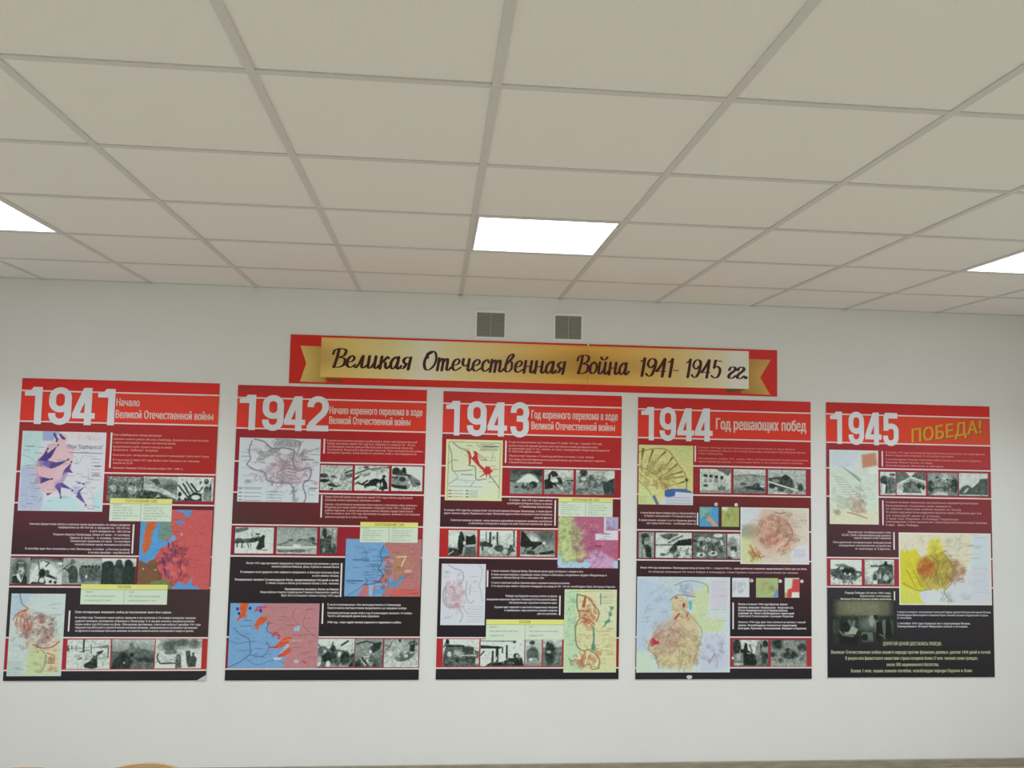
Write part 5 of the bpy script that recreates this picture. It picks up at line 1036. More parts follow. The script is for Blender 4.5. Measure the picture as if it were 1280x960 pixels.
# ---- 1941
b1 = board([(27, 472), (277, 480), (256, 851), (6, 850)], -2.347, -1.254, .323, -1.359, 'red and black history board headed 1941 with a pale map of blue arrows')
ground(b1, 27, [487.7, 527, 590.8, 630.2, 695.7, 734.6, 797.3, 837.4],
    [((176, 34, 34), (184, 38, 36)), ((196, 50, 42), (200, 52, 38)), ((138, 40, 44), (134, 34, 42)), ((128, 34, 48), (124, 32, 46)), ((92, 44, 52), (52, 34, 40)), ((118, 34, 54), (114, 32, 52)), ((38, 34, 42), (40, 38, 42)), ((156, 38, 54), (160, 38, 54)), ((38, 36, 46), (34, 33, 42))],
    [((186, 36, 32), (190, 38, 32)), ((196, 58, 40), (196, 54, 36)), ((158, 38, 34), (154, 36, 32)), ((146, 36, 40), (140, 34, 42)), ((96, 36, 44), (74, 44, 46)), ((110, 36, 44), (106, 36, 44)), ((66, 50, 52), (60, 46, 46)), ((168, 46, 48), (172, 44, 48)), ((42, 38, 42), (38, 36, 40))])
year(b1, [('1', 31, 483, 51, 531), ('9', 62, 483.5, 88, 532.5), ('4', 92, 484.5, 118, 532.8), ('1', 123.5, 486, 143, 533)])
heading(b1, [('Начало', 146, 175, 508, 9), ('Великой Отечественной войны', 145, 268, 523.5, 9.6)])
block(b1, [(544.7, 203, 'План «Барбаросса» предусматривал:', 1), (550, 262.5, 'захватить важные районы (Москва, Ленинград, Донецкий угольный бассейн);'), (554.5, 221, 'с целью уничтожения главных сил Красной армии;'), (559.7, 216, 'продвижение в глубь страны и выход на линию'), (563.9, 199, 'Архангельск - Куйбышев - Астрахань.'),
    (570.3, 263, 'Конечная цель гитлеровцев: расчленение и ликвидация Советского Союза.'), (576.5, 250, 'В 4 часа утра 22 июня 1941 года Фашистская Германия и ее союзники'), (580.5, 167, 'напали на СССР.'), (586.7, 230, 'Началась Великая Отечественная война 1941 - 1945 гг.', 1)], 'l', 141.6, (140, 542, 587), 2.3, (216, 150, 142))
block(b1, [(658.8, 37.6, 'Немецко-фашистские войска в короткие сроки продвинулись на северо-западном'), (662.7, 73.4, 'направлении на 400-450 км, в западном на - 450-600 км,'), (667, 113, 'в юго-западном на - 300-350 км'), (671.4, 67, 'Упорная оборона Ленинграда, Киева (11 июля - 19 сентября),'), (675.5, 88, 'Одессы (5 августа - 16 октября), Севастополя,'), (679.5, 88.6, 'Смоленское сражение (10 июля - 10 сентября)'), (683.6, 94, 'способствовали срыву молниеносной войны'), (689.3, 32.3, 'В сентябре враг был остановлен у стен Ленинграда, в ноябре - у Ростова-на-Дону,'), (693.4, 111, 'в начале декабря - под Москвой.')], 'r', 163, (167.5, 658, 694.5), 2.3, (206, 194, 198))
block(b1, [(766.2, 214.4, 'План гитлеровцев завершить войну до наступления зимы был сорван.', 1), (773, 244.6, '18 ноября под Тихвином наши войска перешли в наступление и 28 ноября овладели городом,'), (777.2, 242.3, 'ударная немецкая группировка отброшена к Ленинграду. В те же дни началось контрнаступление'), (781.3, 250, 'наших войск под Ростовом-на-Дону. Обескровив противника, советские войска 5 декабря 1941 года'), (785.2, 246, 'перешли под Москвой в стратегическое контрнаступление, завершившееся разгромом противника'), (789.2, 241.6, 'на фронте и оказавшее большое влияние на военно-политическое положение в мире в целом.')], 'l', 94.9, (88, 764.4, 790), 2.3, (208, 204, 206))
am = pmap(b1, 'arrows_plan', (28, 539.3, 128, 642))
letters(b1, 'map_title', [('План "Барбаросса"', b1.q(84.5, 560)[0], b1.q(129, 560)[0], b1.q(84.5, 562)[1], .021, .01)], 3.2, ink((70, 66, 100)), am)
pmap(b1, 'red_blue_1941', (177, 639, 261, 739.5))
pmap(b1, 'battle_1941', (16, 743, 77.5, 844.5))
photos(b1, [('1a', (135, 597.6, 178.9, 630)), ('1b', (180.3, 598, 221.3, 630.5)), ('1c', (222.8, 598.6, 266.5, 630)), ('2a', (15, 698.7, 37, 731.5)), ('2b', (39.2, 699.3, 77.8, 732.2)), ('2c', (80, 699.5, 126, 732.5)), ('2d', (128, 700, 169, 733)), ('3a', (85.5, 800, 137.2, 836.2)), ('3b', (141, 800.2, 191.4, 836.3)), ('3c', (194.8, 800.2, 250, 836.2))])
table(b1, (138.2, 625, 214.3, 655), 631.4, 'СООТНОШЕНИЕ СИЛ', (157.5, 196.8), [('Германия:', .3), ('Личный состав - 5,5', .68), ('Танков и САУ - 4300', .72), ('Боевых самолетов - 4980', .74), ('Орудий и минометов - 47 200', .92), ('Дивизий - 190', .48)], [('СССР:', .2), ('Личный состав - 2,9', .7), ('Танков и САУ - 9 200', .68), ('Боевых самолетов - 8450', .76), ('Орудий и минометов - 32 900', .92), ('Дивизий - 170', .48)])
table(b1, (102.3, 732, 208.3, 758), 738.3, 'ПОТЕРИ', (148, 163.8), [('Германия:', .2), ('Убито, ранено и пропало без вести', .78), ('в составе войск 750 тысяч', .68)], [('СССР:', .14), ('Убито, ранено и пропало без вести', .84), ('и взято в плен около 3,5 млн', .72)])
b1.flat('worn_corner', [[(b1.w - .05, b1.h), (b1.w - .02, b1.h - .018), (b1.w, b1.h - .03), (b1.w, b1.h)]], 2, ink((182, 184, 182)))
# ---- 1942
b2 = board([(299, 481), (535, 488), (522, 849), (280, 851)], -1.151, -.059, .318, -1.36, 'red and black history board headed 1942 with a white map scribbled in grey')
ground(b2, 299, [496.7, 535, 576.5, 615.5, 656.1, 695.3, 796.6, 836.6],
    [((150, 38, 36), (172, 38, 36)), ((192, 50, 42), (196, 52, 38)), ((138, 36, 42), (130, 30, 44)), ((128, 30, 48), (126, 30, 46)), ((92, 44, 50), (70, 50, 48)), ((124, 34, 50), (132, 36, 52)), ((46, 38, 42), (34, 33, 38)), ((120, 38, 56), (124, 36, 54)), ((36, 35, 42), (34, 33, 38))],
    [((182, 34, 32), (186, 36, 32)), ((192, 54, 38), (192, 50, 36)), ((164, 34, 34), (158, 34, 36)), ((146, 34, 44), (140, 34, 46)), ((128, 30, 36), (112, 30, 36)), ((150, 40, 46), (146, 38, 44)), ((44, 30, 34), (36, 33, 34)), ((140, 52, 58), (140, 50, 54)), ((34, 33, 38), (32, 31, 36))])
year(b2, [('1', 301.4, 493, 320, 537.7), ('9', 330.5, 493.5, 355, 539), ('4', 357.8, 495, 382.2, 539.2), ('2', 386.4, 495, 411.3, 539.6)])
heading(b2, [('Начало коренного перелома в ходе', 413.5, 529, 517.3, 8.8), ('Великой Отечественной войны', 413, 513.7, 530, 8.8)])
block(b2, [(550.7, 522, 'В результате контрнаступления под Москвой и общего наступления Красной'), (554.4, 520, 'Армии противник зимой 1942 года был отброшен на запад на 100 - 400 км,'), (558.2, 517.3, 'освобождены многие районы Московской и Калининской областей,'), (562, 529.4, 'Смоленской, Рязанской и Орловской областей. План «молниеносной войны»'), (565.7, 522, 'потерпел провал, окончательно развеян миф о непобедимости.')], 'l', 410, (406.8, 548.6, 567), 2.3, (222, 160, 154))
block(b2, [(621, 515.8, 'Удары Красной армии по вермахту зимой 1942 года в битве под Москвой'), (625, 476.4, 'положили начало коренному перелому в войне.'), (630.3, 521.9, 'Однако, стратегическая инициатива была вырвана у противника лишь временно.'), (634, 518.6, 'Неудачно для наших войск завершились операции в мае 1942 г. в Крыму и в'), (637.9, 517.6, 'районе Харькова. А затем пала мужественная оборона города Севастополь.'), (641.7, 525, 'Тем не менее к лету 1942 года противнику не удалось изменить соотношение'), (646, 460, 'военных ресурсов в свою пользу.')], 'l', 407, (403, 619, 647), 2.3, (216, 164, 160))
block(b2, [(704.8, 307.7, 'Летом 1942 года противник предпринял стратегическое наступление с целью'), (708.8, 339.6, 'захвата районов Кавказа, Дона, Кубани и нижней Волги'), (715.7, 300.8, 'В середине июля ударные силы вермахта прорвались в большую излучину Дона'), (719.8, 390.7, 'и в его нижнее течение.'), (725.2, 293.8, 'Развернулась великая Сталинградская битва, продолжавшаяся 200 дней и ночей.', 1), (729.3, 332.5, 'С обеих сторон в битве участвовало более 2 млн. человек.'), (736.6, 356, 'Одновременно началась Битва за Кавказ.', 1), (740.5, 325.4, 'Наши войска отошли к предгорьям Главного Кавказского хребта.'), (744.5, 351.8, 'Враг был остановлен только к концу 1942 года.')], 'r', 423.8, (427.3, 704, 746), 2.3, (212, 206, 208))
block(b2, [(755.6, 501, 'В августе развернулись бои непосредственно в Сталинграде.'), (759.8, 508, 'Ожесточенное противостояние продолжалось до середины ноября.'), (766, 514.8, 'Контрнаступление наших войск под Сталинградом началось 19 ноября.'), (769.9, 474, 'Части 6-ой немецкой армии были окружены.'), (777.6, 501, '1942 год - стал годом начала коренного перелома в войне.', 1)], 'l', 409.4, (403.6, 754, 779.7), 2.3, (216, 212, 214))
pmap(b2, 'battle_1942', (300.9, 546.9, 398.8, 628.6)); pmap(b2, 'front_south', (433, 673.6, 524.6, 745.5)); pmap(b2, 'front_north', (288, 754.2, 396, 834.7))
photos(b2, [('4a', (402, 581.6, 440.5, 613.5)), ('4b', (444.7, 582, 486.1, 614)), ('4c', (490.6, 582.8, 527.8, 614.3)), ('5a', (294.8, 659.2, 341.5, 692.3)), ('5b', (347, 659.3, 395.7, 692.8)), ('5c', (401, 659.5, 420.8, 692.4)), ('6a', (397, 798.5, 441.4, 833.2)), ('6b', (443.9, 798.5, 476.8, 833.2)), ('6c', (480, 798.5, 521.4, 833.2))])
table(b2, (451, 652.5, 521.8, 678.5), 658.7, 'СООТНОШЕНИЕ СИЛ', (469, 505.4), [('Германия:', .24), ('Численность войск - 1 011 тыс.', .8), ('Количество танков - 675', .68), ('Количество орудий и минометов', .74), ('войска - 10 290', .42), ('Количество самолетов - 1216', .72)], [('СССР:', .17), ('Численность войск - 1 103 тыс.', .8), ('Количество танков - 894', .64), ('Количество орудий и минометов', .74), ('войска - 13 501', .42), ('Количество самолетов - 1115', .74)])
# ---- 1943
b3 = board([(556, 489), (777, 495), (773, 849), (543, 849)], .039, 1.114, .314, -1.359, 'red and black history board headed 1943 with a cream map of red arrows')
ground(b3, 556, [503.8, 540.6, 581, 618.3, 657.9, 695.5, 796, 834.4],
    [((156, 40, 38), (172, 40, 38)), ((188, 50, 42), (192, 52, 38)), ((140, 34, 40), (132, 30, 42)), ((146, 34, 46), (150, 34, 46)), ((84, 34, 42), (52, 34, 44)), ((168, 42, 44), (166, 38, 42)), ((52, 32, 38), (30, 29, 38)), ((166, 44, 48), (168, 44, 48)), ((34, 33, 40), (33, 32, 40))],
    [((180, 36, 32), (184, 38, 34)), ((190, 52, 38), (190, 48, 36)), ((160, 40, 38), (152, 36, 38)), ((146, 36, 42), (140, 34, 42)), ((108, 34, 40), (96, 32, 38)), ((156, 44, 54), (140, 40, 50)), ((66, 36, 44), (34, 32, 36)), ((140, 38, 42), (146, 40, 44)), ((34, 33, 42), (33, 32, 42))])
year(b3, [('1', 559.3, 500.6, 575.2, 543.8), ('9', 585.6, 501, 608.2, 545), ('4', 611, 502.4, 634, 545.2), ('3', 639.2, 502.2, 661, 546.4)])
heading(b3, [('Год коренного перелома в ходе', 664.6, 771.5, 522.4, 9.3), ('Великой Отечественной войны', 664.6, 768, 536, 9)])
block(b3, [(551.6, 752, 'В ходе контрнаступления под Сталинградом (19 ноября 1942 года - 2 февраля 1943 года)'), (556, 747.5, 'разбиты Красной армией крупные силы противника и всей группировки войск,'), (559.7, 761.6, 'из окружения сданы 91 тыс. человек, во главе с командующим генерал-фельдмаршалом'), (563.2, 676, 'Ф. Паулюсом сдались в плен.'), (568.5, 742.5, 'Общие потери Германии в Сталинградской битве составили 1,5 млн. человек.'), (572.9, 756, 'Эта победа Красной Армии внесла решающий вклад в достижение коренного перелома'), (576.7, 678.4, 'в Великой Отечественной войне.')], 'l', 636.5, (632.9, 550, 577.5), 2.2, (218, 156, 152))
block(b3, [(624.5, 637, 'В январе - мае 1943 года наши войска'), (628.5, 634, 'освободили Северный Кавказ и вышли'), (632.5, 649.5, 'к Таманскому полуострову.', 1), (638, 555.7, 'В январе 1943 года был осуществлен частичный прорыв блокады Ленинграда, а также фронт'), (641.8, 555.4, 'вдоль южного берега Ладожского озера. Железная дорога была построена и восстановлена'), (646, 667.7, 'участок фронта.'), (650.3, 563.4, 'Советская авиация в апреле - июне выиграла крупнейшее воздушное сражение над Кубанью'), (654, 586, 'и обеспечила господство в воздухе на всём советско-германском фронте.')], 'r', 690, (694, 624, 655.8), 2.2, (220, 196, 194))
block(b3, [(712, 729, '5 июля началась Курская битва. Противник начал удар по Курску с севера и юга.'), (716.5, 758, 'В боях использовались новейшие танки «Тигр» и «Пантера», штурмовые орудия «Фердинанд» и'), (720.4, 680, 'самолеты «Фокке-Вульф 190» и «Хеншель 129».'), (726.8, 712, '12 июля советские войска отразили врага, перешли в контрнаступление.'), (731, 769, 'К 23 августа враг выбит с Курского плацдарма на запад на 140 - 150 км, освобождены Орел, Белгород и Харьков.')], 'l', 614, (609.2, 711.4, 732.2), 2.2, (212, 200, 202))
block(b3, [(744, 631.5, 'Победа под Курском и выход к Битве за Днепр'), (748.3, 607.4, 'завершили коренной перелом в Великой Отечественной войне.'), (752.4, 636, 'Наступательная стратегия потерпела крах.'), (758, 617.4, 'Однако враг перешел к жесткой позиционной обороне'), (762, 630, 'и требовалось еще огромных усилий и жертвы'), (766.1, 671, 'для его разгрома.')], 'r', 696, (699.5, 743.4, 768), 2.2, (212, 210, 212))
pmap(b3, 'stalingrad_yellow', (558.9, 548.2, 627, 625)); pmap(b3, 'kursk', (552, 703, 604.8, 780.4)); pmap(b3, 'green_magenta', (697.6, 644, 772, 709.3)); pmap(b3, 'dnieper', (705.4, 735.4, 769.7, 840.5))
photos(b3, [('7a', (638, 585.4, 677.5, 616.6)), ('7b', (680.5, 586, 716.2, 617)), ('7c', (719.9, 586.6, 767.6, 617.9)), ('8a', (560.8, 661, 595.6, 693.4)), ('8b', (600, 661.3, 645, 694.2)), ('8c', (650.5, 662, 693, 694.4)), ('9a', (552.8, 797.8, 597.3, 832.3)), ('9b', (600, 798, 654, 832.3)), ('9c', (656, 798, 676, 832.2)), ('9d', (678.3, 798, 701.4, 832.2))])
table(b3, (698, 620.6, 765.3, 645), 625.6, 'СООТНОШЕНИЕ СИЛ', (714.7, 748.4), [('Германия:', .26), ('Личный состав - 900', .6), ('Танков и САУ - 2 700', .8), ('Количество орудий и минометов', .68), ('войска - 10 000', .38), ('Самолетов - 2 050', .76)], [('СССР:', .14), ('Личный состав - 1 336', .64), ('Танков и САУ - 3 444', .78), ('Количество орудий и минометов', .72), ('войска - 19 100', .38), ('Самолетов - 2 900', .76)])
table(b3, (607, 773, 704, 798.6), 779.3, 'ПОТЕРИ', (648.6, 662.4), [('Германия:', .2), ('Убито, ранено и взято в плен солдат', .82), ('и офицеров 500 тысяч', .42)], [('СССР:', .12), ('Убито, ранено и взято в плен солдат', .84), ('и офицеров 860 тысяч', .42)])
# ---- 1944
b4 = board([(798, 496), (1013, 503), (1014, 848), (793, 849)], 1.214, 2.297, .310, -1.361, 'red and black history board headed 1944 with a large pale green and blue map')
ground(b4, 798, [510.6, 546.3, 580.4, 617, 661.6, 699.2, 795.8, 834.6],
    [((158, 38, 36), (174, 36, 34)), ((192, 52, 40), (196, 52, 38)), ((150, 38, 40), (140, 36, 44)), ((140, 42, 44), (132, 40, 46)), ((96, 44, 46), (56, 36, 42)), ((110, 42, 50), (108, 40, 48)), ((52, 36, 42), (30, 29, 40)), ((120, 44, 62), (124, 44, 62)), ((40, 36, 44), (40, 37, 44))],
    [((178, 36, 32), (182, 38, 32)), ((190, 48, 34), (192, 50, 36)), ((158, 36, 36), (150, 34, 40)), ((138, 44, 54), (134, 42, 54)), ((122, 34, 36), (70, 50, 50)), ((110, 50, 70), (106, 48, 66)), ((80, 38, 46), (32, 30, 34)), ((150, 50, 60), (160, 50, 60)), ((36, 34, 44), (33, 31, 42))])
year(b4, [('1', 801.9, 508, 817.5, 550), ('9', 825, 508.3, 845, 551.2), ('4', 847, 509.7, 867.7, 551.4), ('4', 869, 510.2, 890.8, 552)])
heading(b4, [('Год решающих побед', 895.4, 1007, 536.4, 13)], bold=.036)
block(b4, [(558.9, 993.5, 'В начале 1944 года Красная армия развернула наступление на обоих флангах'), (562.7, 1007, 'советско-германского фронта: снята блокада Ленинграда, освобождены Правобережная Украина,'), (566.5, 903.4, 'и часть Прибалтики.'), (572.5, 1009.4, 'Одновременно (ноябрь 1943 - апрель 1944 г.) на Правобережной Украине разгромлена'), (576.3, 1003.7, 'группа армий противника - и освобожден Крым. К лету войска вышли к Румынии.')], 'l', 872.5, (869.2, 557, 576.8), 2.1, (216, 130, 124))
block(b4, [(641.3, 800.4, '10 апреля Красная Армия освободила Одессу и Черноморский флот'), (645.1, 805, 'из Крыма, начав разгром 17-й немецкой армии. (1)'), (650.4, 798.4, 'В апреле началась операция 3-го и 4-го Украинских фронтов,'), (654.2, 808, 'взят город Севастополь, - освобожден Крым. (2)')], 'r', 869.8, (871.8, 640.4, 656), 2.1, (222, 196, 194))
block(b4, [(708.8, 1008, 'Летом 1944 года завершилась Ленинградская битва (10 июля 1941 г. - 9 августа 1944 г.), - самая длительная и кровавая, продолжавшаяся более трех лет битва,', 1)], 'l', 799.8, None, 2, (220, 206, 208))
block(b4, [(713.9, 997.5, 'За оборону награждено 350 тысяч бойцов и командиров, стали Героями Советского Союза более 226 человек.')], 'l', 810, None, 2, (196, 180, 184))
block(b4, [(754.6, 983.6, 'Летом и осенью 1944 года Красная Армия', 1), (758.7, 991.3, 'провела операции: Белорусская - Багратион (1),', 1), (762.4, 983.6, 'Ясско-Кишиневская (2) и Прибалтийская', 1), (766, 991.7, 'операция (3). Число освобожденных территорий', 1), (769.6, 991.3, 'Советского Союза вышли к границам Норвегии.'), (777, 1006, 'Осенью 1944 года враг был полностью изгнан с нашей'), (781, 995, 'земли. Освобождены полностью территории', 1), (784.8, 1007.6, 'Болгарии, Румынии, Чехословакии, Венгрии и Норвегии.', 1)], 'l', 922.2, (916, 752.6, 785.8), 2.2, (214, 212, 214))
pmap(b4, 'ukraine_fans', (798.7, 555.2, 866, 631)); pmap(b4, 'bagration', (925.5, 633.8, 1010.8, 705.4)); pmap(b4, 'leningrad_big', (796, 720, 911.7, 840))
for nm, r in [('crimea', (874.3, 633.2, 897.8, 658)), ('pontic', (902, 633.4, 923.5, 658.2)), ('kar_grey', (914.9, 721.7, 936.2, 746)), ('green_sea', (944.6, 722, 972.2, 746.5)), ('red_patch', (980.3, 722, 998.6, 746.7))]: pmap(b4, nm, r)
for k, (x, y) in enumerate([(895, 630), (920, 630.7), (939.1, 725.3), (974.8, 726), (1001.7, 726.2)]):
    u, v = b4.q(x, y); r = .0105
    dot = b4.flat('number_dot', [[(u + r * math.cos(a * math.pi / 8), v + r * math.sin(a * math.pi / 8)) for a in range(16)]], 3.6, ink((224, 222, 222)))
    d = '12123'[k]; letters(b4, 'dot_number', [(d, u - .003, u + .0035, v + .0045, .009, .0)], 4, ink((90, 60, 66)), dot)
photos(b4, [('10a', (875, 585.6, 913.6, 616)), ('10b', (917, 586.2, 956.7, 616.8)), ('10c', (960, 587, 1006.8, 618.2)), ('11a', (798.2, 664.6, 817, 696.8)), ('11b', (819.4, 665, 864.2, 697)), ('11c', (866.4, 666, 907.6, 697.8)), ('11d', (909, 666.8, 925, 698.2)), ('12a', (916, 799.4, 959.6, 832.2)), ('12b', (963, 799.5, 1007.6, 832.3))])
b4.flat('chipped_edge', [[(b4.w * .285 + a, b4.h - b) for a, b in [(0, .014), (.008, .022), (.022, .024), (.036, .018), (.034, .006), (.02, .0005), (.01, .002)]]], 3, ink((196, 200, 198)))
b4.flat('adhesive_spot', [[(b4.q(915.3, 822)[0] + .007 * math.cos(a * .785), b4.q(915.3, 822)[1] + .008 * math.sin(a * .785)) for a in range(8)]], 4, ink((216, 206, 208)))
# ---- 1945
b5 = board([(1032, 503), (1238, 508), (1241, 846), (1034, 847)], 2.396, 3.465, .311, -1.354, 'red and black history board headed 1945 with gold victory lettering and a yellow map')
ground(b5, 1032, [517.8, 553.8, 586, 621.8, 698.5, 735],
    [((160, 38, 34), (168, 36, 34)), ((200, 54, 38), (200, 54, 38)), ((140, 38, 46), (112, 36, 50)), ((140, 42, 52), (130, 40, 52)), ((88, 46, 56), (54, 40, 46)), ((150, 46, 56), (150, 44, 54)), ((52, 48, 54), (28, 30, 38))],
    [((178, 38, 36), (182, 42, 38)), ((188, 70, 46), (184, 72, 48)), ((160, 52, 52), (156, 54, 56)), ((142, 52, 62), (138, 50, 60)), ((134, 52, 56), (108, 56, 62)), ((150, 54, 62), (148, 52, 62)), ((48, 42, 48), (34, 32, 34))])  # right-hand colours have the board's glossy haze painted in
year(b5, [('1', 1036.9, 514.8, 1052.3, 556), ('9', 1060, 514.8, 1079.8, 557.4), ('4', 1081, 515.8, 1101.8, 557.6), ('5', 1103.4, 516.3, 1123.2, 558.6)])
uA, vA = b5.q(1140, 554); uB, vB = b5.q(1227, 545)
letters(b5, 'victory_lettering_shadow', [('ПОБЕДА!', uA + .006, uB + .006, vA + .004, .082, .035, .155, .0)], 3.2, ink((120, 84, 40)))
letters(b5, 'victory_lettering', [('ПОБЕДА!', uA, uB, vA, .080, .035, .155, .0)], 4.2, ink((204, 142, 50)))
block(b5, [(566.3, 1231.7, 'В начале 1945 года наступление Красной Армии развернулось по всему фронту.'), (570, 1192, 'Висло-Одерская операция по разгрому сил врага'), (575, 1227, 'и освобождение Польши. Советские войска вышли на подступы к Берлину.'), (578.8, 1166, 'Красная Армия вышла на Одер.'), (583, 1180, 'Освобождены Венгрия и Австрия.', 1)], 'l', 1106.9, (1102.4, 564.8, 584.2), 2.0, (220, 150, 144))
block(b5, [(629, 1222.8, '16 апреля началась Берлинская наступательная операция Красной Армии.'), (633.4, 1189, 'Разгромлены основные силы вермахта.'), (637.4, 1201, '25 апреля советские войска вышли на Эльбу'), (641.5, 1226, '30 апреля над рейхстагом водружено Красное знамя. В Берлине идут бои'), (645.8, 1175, 'за каждый дом и улицу.'), (649.7, 1197, '2 мая пал Берлин. Столица Германии'), (653.5, 1233, 'капитулировала. 8 мая подписан акт о безоговорочной капитуляции Германии'), (657.6, 1148, '9 мая - День Победы.', 1)], 'l', 1106.9, (1102.9, 627, 658), 2.1, (204, 158, 156))
block(b5, [(667.2, 1059.3, 'Крымская конференция глав'), (671, 1051.5, 'СССР, США и Великобритании решила'), (674.3, 1066.7, 'судьбу фашистской Германии'), (680, 1040.8, 'Потсдамская конференция победителей'), (683.9, 1048, 'определила послевоенное устройство'), (687.8, 1068.6, 'и границы в Европе.')], 'r', 1112.8, (1116.7, 666.7, 688.6), 2.1, (206, 192, 196))
block(b5, [(742.5, 1055.6, 'Парад Победы 24 июня 1945 года,'), (746.3, 1074.3, 'Красная площадь'), (750, 1050.3, 'Великая Отечественная война окончена')], 'r', 1112.9, (1117, 740.5, 751.5), 2.1, (220, 218, 210))
block(b5, [(765.9, 1237, '9 августа началось наступление Советской Армии против Квантунской армии Японии.'), (769.7, 1233, 'Освобождены Маньчжурия и Северная Корея, Южный Сахалин и Курильские острова'), (773.2, 1137.6, '(3 сентября)'), (780, 1211, '2 сентября 1945 года подписан акт о капитуляции Японии.', 1), (783.7, 1208, 'Завершилась Вторая Мировая война в истории.', 1)], 'l', 1120.3, None, 2.1, (200, 200, 204))
pmap(b5, 'prussia', (1036, 563.2, 1098, 657.4)); pmap(b5, 'berlin', (1122.5, 667, 1238.3, 757.5))
b5.grid('photograph', b5.rect(1037.5, 748, 1119, 808), 1.5, figure_crowd())
block(b5, [(805, 1102.6, 1175.3, 'ДОРОГОЙ ЦЕНОЙ ДОСТАЛАСЬ ПОБЕДА.'), (815.4, 1038.4, 1236.3, 'Великая Отечественная война нашего народа против фашизма длилась долгих 1418 дней и ночей.'), (822.8, 1056, 1219.8, 'В результате фашистского нашествия страна потеряла более 27 млн. человек своих граждан,'), (830.6, 1107, 1171.4, 'около 30% национального богатства.'), (838.2, 1063, 1213, 'Более 1 млн. наших воинов погибли, освобождая народы Европы и Азии.')], 'c', 0, None, 3.6, (176, 184, 146), name='closing_lines')
photos(b5, [('13a', (1099.7, 591, 1119.3, 620.4)), ('13b', (1120.2, 591.3, 1157, 620.5)), ('13c', (1159.3, 592, 1197.5, 620.9)), ('13d', (1198.6, 592.3, 1235, 621.3)), ('14a', (1037.5, 701.2, 1076.5, 732.6)), ('14b', (1080, 701.2, 1117, 732.6))])

# ---- banner above the boards
bn = Sheet([(364, 417), (972, 439), (970, 497), (361, 478)], -.863, 2.947, .623, .336, 'banner', 'long red banner with a gold ribbon and dark script lettering above the boards', 'banner', th=.005)
box_obj('backing_board', 0, bn.w, -bn.th + .0002, 0, 0, bn.h, M_PVC, bn.root)
bn.quad('red_ground', (0, 0, bn.w, bn.h), 0, (194, 42, 34))
def ramp(stops, n):
    xs_ = [s[0] for s in stops]; t = np.linspace(0, 1, n)
    return np.stack([np.interp(t, xs_, [s[1][k] for s in stops]) for k in range(3)], -1)
G0 = [(0, (184, 152, 82)), (.06, (202, 176, 106)), (.16, (214, 198, 142)), (.235, (230, 228, 202)), (.3, (212, 198, 146)), (.42, (198, 168, 102)), (.5, (192, 154, 82)), (.6, (176, 132, 58)), (.68, (188, 146, 72)), (.78, (202, 168, 100)), (.86, (212, 190, 136)), (.93, (222, 212, 178)), (.965, (232, 232, 218)), (1, (226, 226, 208))]
u0, v0 = bn.q(402.5, 420.8); u1, v1 = bn.q(934.7, 487.4)
row = ramp(G0, 110)
img = np.repeat(row[None], 13, 0) * 1.07; img = img * (1 + .07 * np.cos(np.linspace(0, 2 * math.pi, 13)))[:, None, None] ** 1
img[1] += 8; img[-2] += 12
bn.grid('ribbon', (u0, v0, u1, v1), 2, img)
def tail(name, pts, ca, cb):
    V = [bn.P(*bn.q(x, y), 1) for x, y in pts]
    o = mesh_obj(name, V, [[0, 1, 2], [0, 2, 3], [0, 3, 4]] if len(V) == 5 else [[0, 1, 2]], M_INK, bn.root); fix_normals(o)
    at = o.data.color_attributes.new('ink', 'FLOAT_COLOR', 'POINT')
    for i in range(len(V)): at.data[i].color = (*alb(ca if i in (0, 1, 4) else cb), 1)
tail('ribbon_tail', [(383, 453), (376, 431.3), (408, 432.5), (408, 477.4), (375, 476)], (206, 176, 100), (160, 128, 56))
V = [(949.5, 473), (961.5, 494.8), (925, 492.7), (925, 449.3), (963.5, 451)]
tail('ribbon_tail', V, (190, 152, 80), (156, 112, 44))
bn.flat('ribbon_fold', [[bn.q(403, 472.4), bn.q(428, 473.4), bn.q(428, 477.6), bn.q(412, 475.5)]], 1.5, ink((104, 76, 30)))
bn.flat('ribbon_fold', [[bn.q(934, 487.2), bn.q(906, 486), bn.q(906, 491.6), bn.q(922, 490)]], 1.5, ink((96, 72, 30)))
um, vm = bn.q(735.5, 431)
bn.flat('joint', [[(um - .001, 0), (um + .001, 0), (um + .001, bn.h), (um - .001, bn.h)]], 2.5, ink((150, 108, 50)))
bn.flat('nicked_edge', [[(um - .004, 0), (um + .006, 0), (um + .004, .014), (um - .002, .016)]], 2.8, ink((222, 222, 206)))
pl = []
for w_, xa, xb, yb in [('Великая', 414.5, 515, 458.2), ('Отечественная', 528, 707.4, 461.8), ('Война', 719.8, 786.8, 467), ('1941-', 799, 848, 470.3), ('1945', 856.5, 902, 472), ('гг.', 908, 934, 473.8)]:
    ua, va = bn.q(xa, yb); ub, _ = bn.q(xb, yb)
    xh = .0705
    bn.flat('script_word', script_word(w_, ua, ub, va, xh, slant=.12), 4, ink((64, 32, 28)))
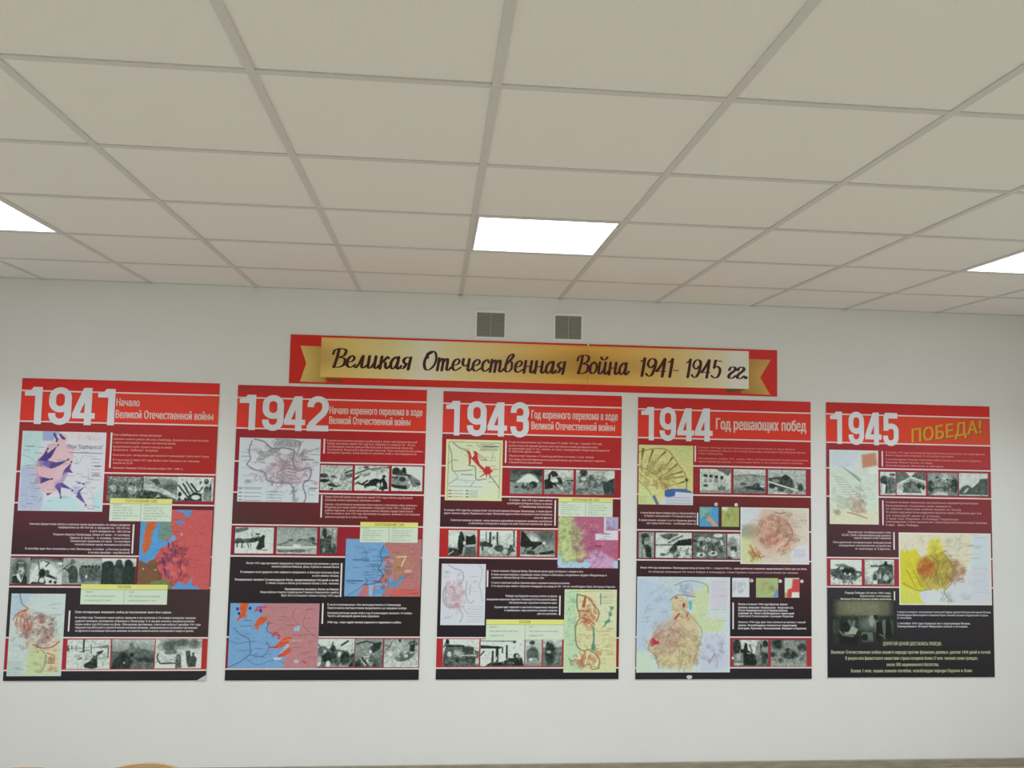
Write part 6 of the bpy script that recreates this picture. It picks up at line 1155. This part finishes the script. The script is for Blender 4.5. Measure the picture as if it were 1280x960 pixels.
# ================================================================== SCHOOL CHAIRS (only the tops of their backs show)
M_PLY = add_noise(principled('bent_plywood', (.50, .33, .16), .35, .5), 9, .18, stretch=(1, 6, 14))
M_STEEL = principled('painted_steel_tube', (.25, .26, .27), .4, .5)
def chair(x, y, rz, label, top=.80):
    C = empty('school_chair', (x, y, 0), label, 'chair', 'school chairs by the bottom left corner')
    C.rotation_euler = (0, 0, rz)
    # back: bent plywood, arched top edge; local +y is the front of the chair
    def sheet(name, outline, thick, bend, par):
        n = len(outline)
        bm = bmesh.new()
        fr = [bm.verts.new(bend(a, b, 0)) for a, b in outline]; bk = [bm.verts.new(bend(a, b, thick)) for a, b in outline]
        for i in range(n):
            bm.faces.new((fr[i], fr[(i + 1) % n], bk[(i + 1) % n], bk[i]))
        m = n // 2
        for L, flip in ((fr, False), (bk, True)):
            for i in range(m - 1 + 0):
                q = [L[i], L[i + 1], L[n - 2 - i], L[n - 1 - i]]
                bm.faces.new(q[::-1] if not flip else q)
        bmesh.ops.recalc_face_normals(bm, faces=bm.faces)
        return bm_obj(name, bm, M_PLY, par, smooth=False)
    hw = .18
    ss = np.linspace(-1, 1, 25)
    topc = [(hw * s, top - .0205 * (s * hw / .143) ** 2 - .05 * max(0, abs(s) - .86) / .14 * max(0, abs(s) - .86) / .14) for s in ss]
    botc = [(hw * s, top - .20 + .012 * s * s + .02 * (max(0, abs(s) - .86) / .14) ** 2) for s in ss]
    out = topc + botc[::-1]
    sheet('backrest', out, .009, lambda a, b, t: (a, -.17 - (b - .45) * .16 + t - .035 * (1 - (a / hw) ** 2), b), C)
    seat = [(.172 * s, .20 - .03 * abs(s) ** 3) for s in ss] + [(.165 * s, -.19 + .03 * abs(s) ** 3) for s in ss[::-1]]
    sheet('seat', seat, .01, lambda a, b, t: (a, b, .43 + t - .008 * (1 - (a / .172) ** 2) - (.012 * max(0, (b - .1) / .1) ** 2)), C)
    for s in (-1, 1):
        bm = bmesh.new(); tube(bm, smooth_path([(s * .158, .17, .011), (s * .158, .165, .3), (s * .158, .15, .405), (s * .158, .09, .418), (s * .158, -.1, .418)], 5), .011)
        lf = bm_obj('leg', bm, M_STEEL, C, smooth=True)
        bm = bmesh.new(); tube(bm, smooth_path([(s * .158, -.27, .011), (s * .158, -.2, .3), (s * .158, -.175, .45), (s * .158, -.19, .6), (s * .158, -.212, top - .05)], 5), .011)
        lr = bm_obj('leg', bm, M_STEEL, C, smooth=True)
        for yy, lg in ((.17, lf), (-.27, lr)):
            bm = bmesh.new(); tube(bm, [(s * .158, yy, 0), (s * .158, yy, .022)], .014, 10); bm_obj('foot_cap', bm, M_VDARK, lg)
    bm = bmesh.new(); tube(bm, [(-.158, -.2, .3), (.158, -.2, .3)], .009); tube(bm, [(-.158, .165, .3), (.158, .165, .3)], .009)
    bm_obj('stretcher', bm, M_STEEL, C)
chair(-.9295, 2.73, math.pi * 0 + math.pi, 'varnished plywood school chair, the right and fuller arch of the two at bottom left')
chair(-1.3065, 2.708, math.pi, 'varnished plywood school chair, the lower arch cut off at the bottom left corner')
